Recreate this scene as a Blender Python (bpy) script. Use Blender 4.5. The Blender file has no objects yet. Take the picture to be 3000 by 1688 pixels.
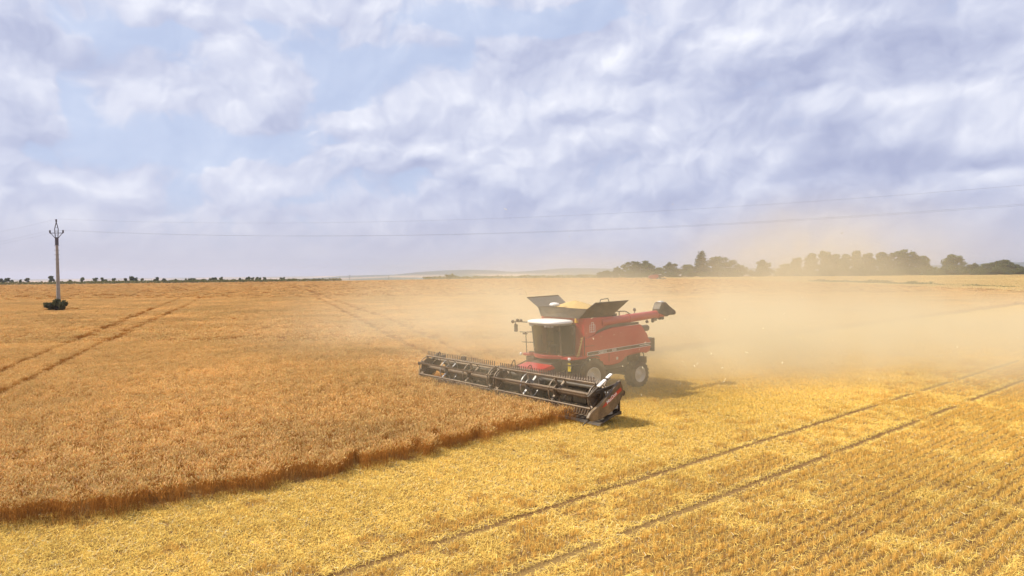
import bpy, bmesh, math, random
import numpy as np
from mathutils import Vector, Matrix
PI = math.pi
rnd = random.Random(7)
S = bpy.context.scene
COL = S.collection

# ------------------------------------------------------------------ camera
CAM_H = 6.35
PITCH, ROLL = math.radians(1.40), math.radians(0.5)
cp, sp, cr, sr = math.cos(PITCH), math.sin(PITCH), math.cos(ROLL), math.sin(ROLL)
FWD = Vector((0, cp, -sp)); R0 = Vector((1, 0, 0)); U0 = Vector((0, sp, cp))
RIGHT = cr * R0 - sr * U0; UP = cr * U0 + sr * R0
cam = bpy.data.objects.new('camera', bpy.data.cameras.new('camera'))
COL.objects.link(cam)
cam.data.sensor_width = 36; cam.data.lens = 24
cam.data.clip_start = 0.5; cam.data.clip_end = 40000
m3 = Matrix((RIGHT, UP, -FWD)).transposed()
cam.matrix_world = Matrix.Translation((0, 0, CAM_H)) @ m3.to_4x4()
S.camera = cam

def ray(u, v):                       # direction of a photo pixel (3000 x 1688)
    return RIGHT * ((u - 1500) / 2000) + UP * ((844 - v) / 2000) + FWD
def gp(u, v, z=0.0):                 # where that direction meets the height z
    d = ray(u, v); t = (z - CAM_H) / d.z
    return Vector((d.x * t, d.y * t, z))
def at(u, v, Y):                     # where it meets the distance Y
    d = ray(u, v); t = Y / d.y
    return Vector((d.x * t, Y, CAM_H + d.z * t))

# ------------------------------------------------------------------ render settings
S.view_settings.view_transform = 'Standard'; S.view_settings.look = 'None'
S.view_settings.exposure = 0.50; S.view_settings.gamma = 1.0
cy = S.cycles
cy.max_bounces = 6; cy.diffuse_bounces = 3; cy.glossy_bounces = 2; cy.transmission_bounces = 4
cy.transparent_max_bounces = 8; cy.volume_bounces = 1
cy.volume_step_rate = 0.6; cy.volume_max_steps = 64
cy.use_denoising = True

# ------------------------------------------------------------------ light
SUN_EL = math.radians(50); SUN_AZ = math.atan2(-0.97, 0.12)
sd = Vector((math.sin(SUN_AZ) * math.cos(SUN_EL), math.cos(SUN_AZ) * math.cos(SUN_EL), math.sin(SUN_EL)))
sun = bpy.data.objects.new('sun', bpy.data.lights.new('sun', 'SUN'))
sun.data.energy = 4.6; sun.data.angle = math.radians(0.5); sun.data.color = (1.0, 0.91, 0.75)
sun.rotation_euler = sd.to_track_quat('Z', 'Y').to_euler(); sun.location = (-60, 0, 80)
COL.objects.link(sun)

# ------------------------------------------------------------------ node helper
class NT:
    def __init__(s, tree): s.t = tree; s.n = tree.nodes; s.l = tree.links
    def new(s, typ, **kw):
        n = s.n.new(typ)
        for k, v in kw.items(): setattr(n, k, v)
        return n
    def put(s, sock, v):
        if isinstance(v, bpy.types.NodeSocket): s.l.new(v, sock)
        elif v is not None:
            try: sock.default_value = v
            except Exception: sock.default_value = (v[0], v[1], v[2], 1.0)
    def math(s, op, a, b=None, c=None, clamp=False):
        n = s.new('ShaderNodeMath', operation=op, use_clamp=clamp)
        s.put(n.inputs[0], a)
        if b is not None: s.put(n.inputs[1], b)
        if c is not None: s.put(n.inputs[2], c)
        return n.outputs[0]
    def vmath(s, op, a, b=None, out=0):
        n = s.new('ShaderNodeVectorMath', operation=op); s.put(n.inputs[0], a)
        if b is not None: s.put(n.inputs[3 if op == 'SCALE' else 1], b)
        return n.outputs['Value'] if op in ('LENGTH', 'DOT_PRODUCT', 'DISTANCE') else n.outputs[0]
    def noise(s, vec, scale, detail=2, rough=0.5, dist=0.0, out='Fac', norm=True):
        n = s.new('ShaderNodeTexNoise'); s.put(n.inputs['Vector'], vec)
        n.inputs['Scale'].default_value = scale; n.inputs['Detail'].default_value = detail
        n.inputs['Roughness'].default_value = rough; n.inputs['Distortion'].default_value = dist
        return n.outputs[out]
    def rng(s, v, a, b, c=0.0, d=1.0, smooth=False):
        n = s.new('ShaderNodeMapRange')
        if smooth: n.interpolation_type = 'SMOOTHSTEP'
        s.put(n.inputs[0], v); n.inputs[1].default_value = a; n.inputs[2].default_value = b
        n.inputs[3].default_value = c; n.inputs[4].default_value = d
        return n.outputs[0]
    def mix(s, f, a, b, blend='MIX'):
        n = s.new('ShaderNodeMix', data_type='RGBA', blend_type=blend)
        s.put(n.inputs[0], f); s.put(n.inputs[6], a); s.put(n.inputs[7], b)
        return n.outputs[2]
    def ramp(s, f, stops):
        n = s.new('ShaderNodeValToRGB'); s.put(n.inputs[0], f)
        e = n.color_ramp.elements
        while len(e) < len(stops): e.new(0.5)
        for el, (p, c) in zip(e, stops): el.position = p; el.color = (c[0], c[1], c[2], 1)
        return n.outputs[0]

# ------------------------------------------------------------------ sky: Nishita with broken cloud, by direction
world = bpy.data.worlds.new('World'); S.world = world; world.use_nodes = True
w = NT(world.node_tree); w.n.clear()
tc = w.new('ShaderNodeTexCoord')
dirv = w.vmath('NORMALIZE', tc.outputs['Generated'])
sx = w.new('ShaderNodeSeparateXYZ'); w.put(sx.inputs[0], dirv)
DX, DY, DZ = sx.outputs
az = w.math('ARCTAN2', DX, DY); el = w.math('ARCSINE', DZ)
cb = w.new('ShaderNodeCombineXYZ'); w.put(cb.inputs[0], az); w.put(cb.inputs[1], el)
AE = cb.outputs[0]
SC = 3000 / 2576
def ae(px, py):
    d = ray(px * SC, py * SC).normalized()
    return math.atan2(d.x, d.y), math.asin(d.z)
def wn(vec, scale, detail=2, rough=0.5, dist=0.0, out='Fac'):
    o_ = w.noise(vec, scale, detail, rough, dist, out); o_.node.noise_dimensions = '2D'; return o_
# a wind-slanted, flattened frame for the cloud noise
def frame(vec, sx_, sy_, shear, off):
    m = w.new('ShaderNodeSeparateXYZ'); w.put(m.inputs[0], vec)
    a = w.math('MULTIPLY_ADD', m.outputs[0], sx_, off)
    b0 = w.math('MULTIPLY_ADD', m.outputs[0], -shear, m.outputs[1])
    b = w.math('MULTIPLY', b0, sy_)
    c = w.new('ShaderNodeCombineXYZ'); w.put(c.inputs[0], a); w.put(c.inputs[1], b); c.inputs[2].default_value = off
    return c.outputs[0]
warp_c = wn(frame(AE, 1, 1.4, 0.0, 3.1), 7.0, 3, 0.5, out='Color')
warp = w.vmath('SCALE', w.vmath('SUBTRACT', warp_c, (0.5, 0.5, 0.5)), 0.060)
AEW = w.vmath('ADD', AE, warp)
def blobs(lst):
    tot = None
    for px, py, rx, ry, amp in lst:
        a, e = ae(px, py)
        a2, _ = ae(px + rx, py); _, e2 = ae(px, py - ry)
        d = w.vmath('SUBTRACT', AEW, (a, e, 0))
        d = w.vmath('MULTIPLY', d, (1 / max(abs(a2 - a), 1e-3), 1 / max(abs(e2 - e), 1e-3), 0))
        q = w.vmath('DOT_PRODUCT', d, d)
        g = w.math('MULTIPLY', w.math('POWER', 2.718, w.math('MULTIPLY', q, -0.9)), amp)
        tot = g if tot is None else w.math('ADD', tot, g)
    return tot
BRIGHT = [(95, 210, 75, 45, .9), (590, 115, 75, 45, .8), (330, 205, 110, 60, .55), (690, 225, 65, 45, .8), (480, 250, 120, 50, .5),
          (400, 5, 260, 26, .7), (870, 15, 240, 28, .6), (1500, 130, 95, 45, .95), (1560, 235, 120, 30, .8), (1880, 70, 110, 26, .7),
          (2270, 255, 130, 42, 1.2), (2010, 370, 70, 28, .8), (2520, 420, 60, 24, .9), (870, 300, 60, 34, .7), (860, 388, 80, 24, .7),
          (1075, 375, 75, 30, .8), (580, 440, 75, 24, .7), (740, 455, 110, 34, .55), (150, 452, 70, 24, .8), (270, 470, 80, 24, .6),
          (60, 500, 80, 20, .5), (1330, 400, 60, 30, .6), (1350, 180, 160, 40, .35), (2440, 225, 70, 22, .7), (1190, 280, 130, 40, .4),
          (2000, 15, 120, 24, .5), (1650, 330, 120, 24, .35)]
DARK = [(50, 110, 130, 55, .8), (60, 320, 120, 42, 1.0), (2270, 130, 260, 60, .85), (2380, 200, 150, 24, .6), (2060, 225, 50, 12, .9),
        (2200, 400, 270, 36, .95), (2490, 390, 110, 24, .7), (1500, 190, 60, 26, .5), (1640, 290, 160, 24, .45), (1110, 415, 75, 18, .6),
        (230, 520, 170, 22, .5), (760, 530, 180, 22, .4), (1500, 520, 340, 40, .35), (2150, 520, 340, 36, .45), (700, 290, 60, 24, .5),
        (1950, 330, 140, 30, .4), (1000, 340, 130, 24, .25), (1850, 170, 100, 26, .35)]
BLUE = [(420, 365, 330, 46, 1.0), (860, 165, 120, 60, .55), (1230, 45, 230, 40, 1.0), (380, 85, 210, 26, .8), (1480, 50, 150, 28, .8),
        (1050, 160, 200, 30, .4), (190, 250, 40, 60, .6), (880, 250, 60, 40, .5), (2060, 310, 110, 16, .3), (640, 60, 60, 30, .5)]
B_ = blobs(BRIGHT); D_ = blobs(DARK); L_ = blobs(BLUE)
p1 = frame(AEW, 5.0, 6.0, 0.10, 1.7)
def billow(vec, sc_, det=3.0):
    v_ = w.new('ShaderNodeTexVoronoi', feature='SMOOTH_F1'); w.put(v_.inputs['Vector'], vec)
    v_.inputs['Scale'].default_value = sc_; v_.inputs['Detail'].default_value = det; v_.inputs['Roughness'].default_value = .55; v_.inputs['Smoothness'].default_value = .35
    v_.normalize = True; v_.voronoi_dimensions = '2D'
    return w.math('SUBTRACT', 1.0, v_.outputs['Distance'])
wob_ = w.vmath('SCALE', w.vmath('SUBTRACT', wn(p1, 5.0, 3, 0.55, out='Color'), (0.5, 0.5, 0.5)), 0.16)
p2 = w.vmath('ADD', p1, wob_)
def cloudf(vec): return w.math('ADD', w.math('MULTIPLY', wn(vec, 1.5, 8, 0.58, 0.0), 0.62), w.math('MULTIPLY', w.math('SUBTRACT', billow(vec, 2.2), 0.62), 0.75))
n1 = w.math('ADD', cloudf(p2), 0.16)
def soft(vec): return w.math('ADD', w.math('MULTIPLY', wn(vec, 1.5, 4, 0.5, 0.0), 0.7), w.math('MULTIPLY', billow(vec, 1.7, 1.0), 0.5))
fine = w.math('SUBTRACT', n1, w.math('ADD', cloudf(w.vmath('ADD', p2, (-0.03, 0.07, 0.0))), 0.16))
relief = w.math('SUBTRACT', soft(p1), soft(w.vmath('ADD', p1, (-0.06, 0.14, 0.0))))
n2 = wn(frame(AE, 3.0, 9.0, 0.15, 8.3), 1.2, 4, 0.5, 0.0)
cov = w.math('ADD', w.math('MULTIPLY_ADD', n1, 1.15, 0.03), w.math('MULTIPLY', B_, 0.60))
cov = w.math('ADD', cov, w.math('MULTIPLY', D_, 0.40))
cov = w.math('SUBTRACT', cov, w.math('MULTIPLY', L_, 0.50))
right = w.rng(az, -0.35, 0.35, 0.0, 0.16)
cov = w.math('ADD', cov, right)
mask = w.rng(cov, 0.47, 0.70, 0.34, 0.97, True)
val = w.math('ADD', w.math('MULTIPLY', w.math('MINIMUM', B_, 1.15), 0.30), w.math('MULTIPLY_ADD', fine, 0.8, w.math('MULTIPLY', relief, 1.1)))
val = w.math('SUBTRACT', val, w.math('MULTIPLY', D_, 0.37))
val = w.math('ADD', val, w.math('MULTIPLY', w.math('SUBTRACT', n2, 0.5), 0.5))
val = w.math('ADD', w.math('MULTIPLY_ADD', w.math('SUBTRACT', n1, 0.5), 0.45, val), 0.44)
CK = 10.0
def k(c): return tuple(x * CK for x in c)
ccol = w.ramp(val, [(0.0, (.385, .42, .595)), (0.3, (.485, .52, .68)), (0.55, (.60, .63, .765)), (0.78, (.73, .75, .85)), (1.0, (.88, .89, .95))])
ccol = w.vmath('SCALE', ccol, CK * .82)
sky = w.new('ShaderNodeTexSky'); sky.sky_type = 'NISHITA'; sky.sun_disc = False
sky.sun_elevation = SUN_EL; sky.sun_rotation = SUN_AZ; sky.air_density = 1.0; sky.dust_density = 1.5; sky.altitude = 200
skyc = w.mix(0.88, sky.outputs[0], k((.39, .465, .635)))
c1 = w.mix(mask, skyc, ccol)
hz = w.rng(el, 0.0, 0.12, 0.92, 0.0, True)
c2 = w.mix(hz, c1, k((.435, .43, .505)))
bg = w.new('ShaderNodeBackground'); w.put(bg.inputs[0], c2); bg.inputs[1].default_value = 0.1
wo = w.new('ShaderNodeOutputWorld'); w.l.new(bg.outputs[0], wo.inputs[0])
world.cycles.sampling_method = 'MANUAL'; world.cycles.sample_map_resolution = 256

# ------------------------------------------------------------------ materials
def mat(name, col, rough=0.6, metal=0.0, var=0.0, vscale=6.0, col2=None, bump=0.0, bscale=40.0, spec=0.4, coat=0.0, trans=0.0, dust=0.0):
    m = bpy.data.materials.new(name); m.use_nodes = True
    t = NT(m.node_tree); b = t.n['Principled BSDF']
    tc_ = t.new('ShaderNodeTexCoord'); P = tc_.outputs['Object']
    c = (*col, 1)
    if var or col2:
        n = t.noise(P, vscale, 5, 0.65)
        c2_ = col2 if col2 else tuple(x * (1 - var) for x in col)
        c = t.mix(t.rng(n, 0.35, 0.65), c, (*c2_, 1))
    if dust:
        n = t.noise(P, 2.3, 6, 0.7)
        f = t.math('MULTIPLY', t.rng(n, 0.3, 0.75), dust)
        c = t.mix(f, c, (.42, .29, .15, 1))
    t.put(b.inputs['Base Color'], c)
    b.inputs['Roughness'].default_value = rough; b.inputs['Metallic'].default_value = metal
    b.inputs['Specular IOR Level'].default_value = spec
    b.inputs['Coat Weight'].default_value = coat
    if bump:
        n = t.noise(P, bscale, 4, 0.6)
        bn = t.new('ShaderNodeBump'); bn.inputs['Strength'].default_value = bump; bn.inputs['Distance'].default_value = 0.05
        t.put(bn.inputs['Height'], n); t.put(b.inputs['Normal'], bn.outputs[0])
    return m

def straw_mat(name, tint, big=0.25, transl=0.25, nsc=0.09):
    """dry stalks: colour per blade in the 'col' attribute, drifted by a broad field-scale noise"""
    m = bpy.data.materials.new(name); m.use_nodes = True
    t = NT(m.node_tree); t.n.clear()
    at_ = t.new('ShaderNodeAttribute'); at_.attribute_name = 'col'
    geo = t.new('ShaderNodeNewGeometry'); P = geo.outputs['Position']
    n = t.noise(P, nsc, 4, 0.6); n_ = t.noise(P, 1.1, 2, 0.5)
    f = t.math('ADD', t.rng(n, 0.3, 0.7, -big, big), t.rng(n_, 0.3, 0.7, -big * .4, big * .4))
    c = t.mix(1.0, at_.outputs['Color'], (*tint, 1), 'MULTIPLY')
    c = t.vmath('SCALE', c, t.math('ADD', f, 1.0))
    d = t.new('ShaderNodeBsdfDiffuse'); t.put(d.inputs[0], c)
    tr = t.new('ShaderNodeBsdfTranslucent'); t.put(tr.inputs[0], c)
    mx = t.new('ShaderNodeMixShader'); mx.inputs[0].default_value = transl
    t.l.new(d.outputs[0], mx.inputs[1]); t.l.new(tr.outputs[0], mx.inputs[2])
    o = t.new('ShaderNodeOutputMaterial'); t.l.new(mx.outputs[0], o.inputs[0])
    return m

M = {}
M['red'] = mat('red_paint', (.40, .012, .014), .38, spec=.5, coat=.2, dust=.16)
M['red2'] = mat('red_panel_paint', (.43, .012, .015), .34, spec=.5, coat=.3, dust=.12)
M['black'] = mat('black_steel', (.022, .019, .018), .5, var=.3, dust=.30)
M['shield'] = mat('end_shield_paint', (.045, .034, .028), .5, var=.3, dust=.75)
M['darkgrey'] = mat('dark_grey_sheet', (.06, .055, .055), .55, var=.2, dust=.25)
M['tank'] = mat('tank_cover', (.05, .042, .036), .6, var=.25, dust=.25)
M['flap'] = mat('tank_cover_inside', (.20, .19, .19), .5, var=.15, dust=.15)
M['white'] = mat('white_paint', (.78, .77, .74), .4, var=.06)
M['grey'] = mat('grey_plastic', (.36, .35, .33), .5, var=.1)
M['rim'] = mat('cream_rim', (.62, .59, .52), .45, var=.12, dust=.35)
M['tyre'] = mat('tyre_rubber', (.025, .022, .020), .85, dust=.5)
M['steel'] = mat('bare_steel', (.45, .43, .40), .35, metal=.8, var=.2)
M['reelbar'] = mat('reel_steel', (.11, .085, .07), .5, metal=.2, var=.25, dust=.55)
M['tine'] = mat('tine_plastic', (.17, .13, .10), .55, dust=.5)
M['yellow'] = mat('yellow_paint', (.75, .55, .03), .5)
M['amber'] = mat('amber_plastic', (.75, .42, .05), .4)
M['brass'] = mat('ladder_yellow', (.62, .45, .17), .5, var=.2)
M['grain'] = mat('barley_grain', (.62, .42, .16), .8, var=.2, vscale=40, bump=.5, bscale=160)
M['concrete'] = mat('pole_concrete', (.36, .32, .27), .85, var=.25, vscale=3, bump=.2)
M['galv'] = mat('pole_steel', (.10, .09, .10), .5, metal=.4)
M['porcelain'] = mat('insulator_brown', (.05, .03, .03), .3)
M['wire'] = mat('wire_aluminium', (.16, .16, .17), .6)
M['bark'] = mat('bark', (.09, .065, .045), .9, var=.4, vscale=4)
M['deck'] = mat('draper_canvas', (.05, .045, .04), .7, dust=.4)
M['lining'] = mat('cab_lining', (.30, .23, .14), .8, var=.3)
M['seat'] = mat('seat_cloth', (.035, .035, .04), .8)
gl = bpy.data.materials.new('cab_glass'); gl.use_nodes = True
t = NT(gl.node_tree); b = t.n['Principled BSDF']
b.inputs['Base Color'].default_value = (.018, .020, .014, 1); b.inputs['Roughness'].default_value = .10; b.inputs['Specular IOR Level'].default_value = .22
trn = t.new('ShaderNodeBsdfTransparent'); trn.inputs[0].default_value = (.60, .56, .40, 1)
mx = t.new('ShaderNodeMixShader'); mx.inputs[0].default_value = .70
t.l.new(b.outputs[0], mx.inputs[1]); t.l.new(trn.outputs[0], mx.inputs[2]); t.l.new(mx.outputs[0], t.n['Material Output'].inputs[0])
M['glass'] = gl
def leaf_mat(name, c1_, c2_):
    m = bpy.data.materials.new(name); m.use_nodes = True
    t = NT(m.node_tree); t.n.clear()
    a_ = t.new('ShaderNodeAttribute'); a_.attribute_name = 'col'
    oi = t.new('ShaderNodeObjectInfo')
    c = t.mix(a_.outputs['Fac'], (*c1_, 1), (*c2_, 1))
    c = t.vmath('SCALE', c, t.rng(oi.outputs['Random'], 0, 1, .8, 1.25))
    d = t.new('ShaderNodeBsdfDiffuse'); t.put(d.inputs[0], c)
    tr = t.new('ShaderNodeBsdfTranslucent'); t.put(tr.inputs[0], c)
    mx_ = t.new('ShaderNodeMixShader'); mx_.inputs[0].default_value = .3
    t.l.new(d.outputs[0], mx_.inputs[1]); t.l.new(tr.outputs[0], mx_.inputs[2])
    o = t.new('ShaderNodeOutputMaterial'); t.l.new(mx_.outputs[0], o.inputs[0])
    return m
M['leaf'] = leaf_mat('tree_leaves', (.065, .080, .022), (.125, .14, .045))
M['leaf2'] = leaf_mat('pale_leaves', (.075, .095, .03), (.14, .15, .055))
M['needle'] = leaf_mat('conifer_needles', (.035, .055, .022), (.06, .085, .035))
M['weed'] = leaf_mat('weed_leaves', (.10, .11, .03), (.20, .18, .06))
M['shrub'] = leaf_mat('shrub_leaves', (.085, .095, .04), (.16, .15, .08))

# ------------------------------------------------------------------ mesh helpers
class MB:
    def __init__(s): s.v = []; s.f = []; s.sm = []
    def add(s, vs, fs, smooth=False):
        o = len(s.v); s.v += [tuple(p) for p in vs]
        s.f += [tuple(i + o for i in f) for f in fs]; s.sm += [smooth] * len(fs); return s
    def box(s, a, b):
        x0, y0, z0 = a; x1, y1, z1 = b
        return s.hexa([(x0, y0, z0), (x1, y0, z0), (x1, y1, z0), (x0, y1, z0), (x0, y0, z1), (x1, y0, z1), (x1, y1, z1), (x0, y1, z1)])
    def hexa(s, p):
        return s.add(p, [(0, 3, 2, 1), (4, 5, 6, 7), (0, 1, 5, 4), (1, 2, 6, 5), (2, 3, 7, 6), (3, 0, 4, 7)])
    def prism(s, pts, y0, y1, axis='y'):        # polygon in the two other axes, extruded
        n = len(pts)
        mk = {'y': lambda p, q: (p[0], q, p[1]), 'x': lambda p, q: (q, p[0], p[1]), 'z': lambda p, q: (p[0], p[1], q)}[axis]
        vs = [mk(p, y0) for p in pts] + [mk(p, y1) for p in pts]
        fs = [tuple(range(n)), tuple(range(2 * n - 1, n - 1, -1))] + [(i, i + n, (i + 1) % n + n, (i + 1) % n) for i in range(n)]
        return s.add(vs, fs)
    def bar(s, a, b, w_, h_, up=(0, 0, 1)):
        a = Vector(a); b = Vector(b); d = (b - a).normalized(); u = Vector(up)
        if abs(d.dot(u)) > .98: u = Vector((1, 0, 0))
        r = d.cross(u).normalized() * w_ / 2; q = r.cross(d).normalized() * h_ / 2
        return s.hexa([a - r - q, a + r - q, b + r - q, b - r - q, a - r + q, a + r + q, b + r + q, b - r + q])
    def tube(s, pts, r, n=8, caps=True, r1=None):
        pts = [Vector(p) for p in pts]; m_ = len(pts); o = len(s.v); vs = []; fs = []
        prev = None
        for i, p in enumerate(pts):
            d = (pts[min(i + 1, m_ - 1)] - pts[max(i - 1, 0)]).normalized()
            u = Vector((0, 0, 1)) if abs(d.z) < .95 else Vector((1, 0, 0))
            if prev is not None: u = prev
            x = d.cross(u).normalized(); y = x.cross(d).normalized(); prev = y
            rr = r if r1 is None else r + (r1 - r) * i / (m_ - 1)
            for j in range(n):
                a = 2 * PI * j / n; vs.append(p + x * math.cos(a) * rr + y * math.sin(a) * rr)
        for i in range(m_ - 1):
            for j in range(n):
                fs.append((i * n + j, i * n + (j + 1) % n, (i + 1) * n + (j + 1) % n, (i + 1) * n + j))
        s.add(vs, fs, True)
        if caps:
            s.add([vs[j] for j in range(n)], [tuple(range(n - 1, -1, -1))]); s.add([vs[(m_ - 1) * n + j] for j in range(n)], [tuple(range(n))])
        return s
    def lathe(s, prof, c, axis='y', n=32, smooth=True):    # profile (offset along the axis, radius)
        vs = []; fs = []
        for a_, r in prof:
            for j in range(n):
                th = 2 * PI * j / n; p, q = r * math.cos(th), r * math.sin(th)
                vs.append({'y': (c[0] + p, c[1] + a_, c[2] + q), 'z': (c[0] + p, c[1] + q, c[2] + a_), 'x': (c[0] + a_, c[1] + p, c[2] + q)}[axis])
        for i in range(len(prof) - 1):
            for j in range(n): fs.append((i * n + j, i * n + (j + 1) % n, (i + 1) * n + (j + 1) % n, (i + 1) * n + j))
        return s.add(vs, fs, smooth)
    def build(s, name, m, parent=None, bevel=0.0, loc=None):
        me = bpy.data.meshes.new(name); me.from_pydata(s.v, [], s.f); me.update()
        me.polygons.foreach_set('use_smooth', s.sm)
        bm = bmesh.new(); bm.from_mesh(me); bmesh.ops.recalc_face_normals(bm, faces=bm.faces); bm.to_mesh(me); bm.free()
        me.materials.append(m)
        o = bpy.data.objects.new(name, me); COL.objects.link(o)
        if parent: o.parent = parent
        if loc: o.location = loc
        if bevel:
            bv = o.modifiers.new('bevel', 'BEVEL'); bv.width = bevel; bv.segments = 2; bv.limit_method = 'ANGLE'; bv.angle_limit = math.radians(40)
        return o

def tag(o, label=None, cat=None, group=None, kind=None):
    for k_, v_ in (('label', label), ('category', cat), ('group', group), ('kind', kind)):
        if v_: o[k_] = v_
    return o
def empty(name, loc, rz=0.0, label=None, cat=None, group=None):
    o = bpy.data.objects.new(name, None); COL.objects.link(o); o.location = loc; o.rotation_euler = (0, 0, rz); o.empty_display_size = .3
    return tag(o, label, cat, group)
def quads_mesh(name, V, F, col=None, m=None, link=True):
    """numpy quads: V (n,3), F (k,4), optional per-vertex colour (n,3)"""
    me = bpy.data.meshes.new(name)
    me.vertices.add(len(V)); me.vertices.foreach_set('co', np.ascontiguousarray(V, np.float32).ravel())
    me.loops.add(F.size); me.loops.foreach_set('vertex_index', np.ascontiguousarray(F, np.int32).ravel())
    me.polygons.add(len(F)); me.polygons.foreach_set('loop_start', np.arange(0, F.size, 4, dtype=np.int32))
    me.update(calc_edges=True)
    if col is not None:
        a = me.attributes.new('col', 'FLOAT_COLOR', 'POINT')
        a.data.foreach_set('color', np.c_[col, np.ones(len(V))].astype(np.float32).ravel())
    if m: me.materials.append(m)
    o = bpy.data.objects.new(name, me)
    if link: COL.objects.link(o)
    return o

# ------------------------------------------------------------------ directions of the harvest
TH = math.radians(40); O0 = Vector((2.9, 35.4))
HD = Vector((-math.cos(TH), -math.sin(TH))); LF = Vector((math.sin(TH), -math.cos(TH)))
def to_world(x, y): return O0 + HD * x + LF * y
HALF = 6.6                                            # half the header's width
CUT_X = 4.85                                          # where the cutter bar is

# ------------------------------------------------------------------ ground, lower land and hills
def ground_material(name):
    m = bpy.data.materials.new(name); m.use_nodes = True
    t = NT(m.node_tree); b = t.n['Principled BSDF']
    geo = t.new('ShaderNodeNewGeometry'); P = geo.outputs['Position']
    rot = t.new('ShaderNodeVectorRotate'); rot.rotation_type = 'Z_AXIS'; t.put(rot.inputs['Vector'], P)
    rot.inputs['Angle'].default_value = -(PI + TH)
    st = t.vmath('MULTIPLY', rot.outputs[0], (0.12, 1.0, 1.0))
    n1_ = t.noise(P, 14.0, 6, 0.75); n2_ = t.noise(st, 0.55, 5, 0.65); n3_ = t.noise(P, 60.0, 3, 0.7); n4_ = t.noise(P, 0.03, 3, 0.6)
    c = t.mix(t.rng(n1_, .35, .62), (.13, .06, .022, 1), (.33, .18, .06, 1))
    c = t.mix(t.rng(n2_, .40, .66, 0, .45), c, (.50, .34, .12, 1))
    c = t.mix(t.rng(n3_, .45, .8, 0, .5), c, (.16, .10, .05, 1))
    c = t.mix(t.rng(n4_, .35, .7, 0, .35), c, (.40, .27, .12, 1))
    t.put(b.inputs['Base Color'], c); b.inputs['Roughness'].default_value = .95; b.inputs['Specular IOR Level'].default_value = .1
    bn = t.new('ShaderNodeBump'); bn.inputs['Strength'].default_value = .8; bn.inputs['Distance'].default_value = .08
    t.put(bn.inputs['Height'], t.math('ADD', n1_, n3_)); t.put(b.inputs['Normal'], bn.outputs[0])
    return m
EDGE = [(-1400, 660), (-330, 650), (-128, 560), (-60, 600), (40, 640), (500, 720), (1400, 760)]
gm = MB()
gm.add([(x, y, 0) for x, y in EDGE] + [(1400, -400, 0), (-1400, -400, 0)], [tuple(range(len(EDGE) + 2))])
n_ = len(EDGE)
gm.add([(x, y, 0) for x, y in EDGE] + [(x * 1.6, y + 420, -34) for x, y in EDGE], [(i, i + 1, i + 1 + n_, i + n_) for i in range(n_ - 1)])
tag(gm.build('ground', ground_material('stubble_soil')), kind='structure')

def hill_material():
    m = bpy.data.materials.new('far_country'); m.use_nodes = True
    t = NT(m.node_tree); b = t.n['Principled BSDF']
    geo = t.new('ShaderNodeNewGeometry'); P = geo.outputs['Position']
    vor = t.new('ShaderNodeTexVoronoi'); t.put(vor.inputs['Vector'], t.vmath('MULTIPLY', P, (1, .45, 0))); vor.inputs['Scale'].default_value = .0022
    sx_ = t.new('ShaderNodeSeparateColor'); t.put(sx_.inputs[0], vor.outputs['Color'])
    c = t.ramp(sx_.outputs[0], [(0, (.045, .065, .03)), (.3, (.10, .12, .05)), (.45, (.42, .29, .17)), (.7, (.50, .36, .22)), (1, (.06, .08, .035))])
    sz = t.new('ShaderNodeSeparateXYZ'); t.put(sz.inputs[0], P)
    f = t.rng(t.math('ADD', sz.outputs[2], t.rng(t.noise(P, .001, 4), 0, 1, -14, 14)), -26, -12)
    c = t.mix(f, c, (.035, .055, .03, 1))
    t.put(b.inputs['Base Color'], c); b.inputs['Roughness'].default_value = 1; b.inputs['Specular IOR Level'].default_value = 0
    return m
RIDGE = [(-400, 824), (300, 822), (620, 818), (750, 813), (900, 815), (1000, 808), (1150, 805), (1230, 797), (1300, 793), (1365, 790), (1440, 791), (1500, 797),
         (1585, 791), (1650, 786), (1800, 787), (1950, 790), (2200, 786), (2480, 780), (2800, 776), (3000, 768), (3300, 766)]
def ridge_z(a):                        # crest height seen at azimuth a, for a crest 7 km away
    pts = [(math.atan2(ray(u, v).x, ray(u, v).y), ray(u, v).normalized().z) for u, v in RIDGE]
    zz = np.interp(a, [p[0] for p in pts], [p[1] for p in pts])
    return CAM_H + zz * 7000
NA, ND = 160, 26
hv = []
for i in range(NA):
    a = -0.95 + 1.9 * i / (NA - 1); cz = float(ridge_z(a))
    for j in range(ND):
        d = 900 * (10.5) ** (j / (ND - 1)); base = -36
        k_ = math.exp(-((d - 7000) / 1500) ** 2)
        z = base + (cz - base) * k_ + 2.2 * math.sin(a * 43 + j) * k_ * math.sin(a * 17)
        hv.append((d * math.sin(a), d * math.cos(a), z))
hf = [(i * ND + j, (i + 1) * ND + j, (i + 1) * ND + j + 1, i * ND + j + 1) for i in range(NA - 1) for j in range(ND - 1)]
hm = MB(); hm.add(hv, hf, True)
tag(hm.build('hills', hill_material()), kind='structure')

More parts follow.
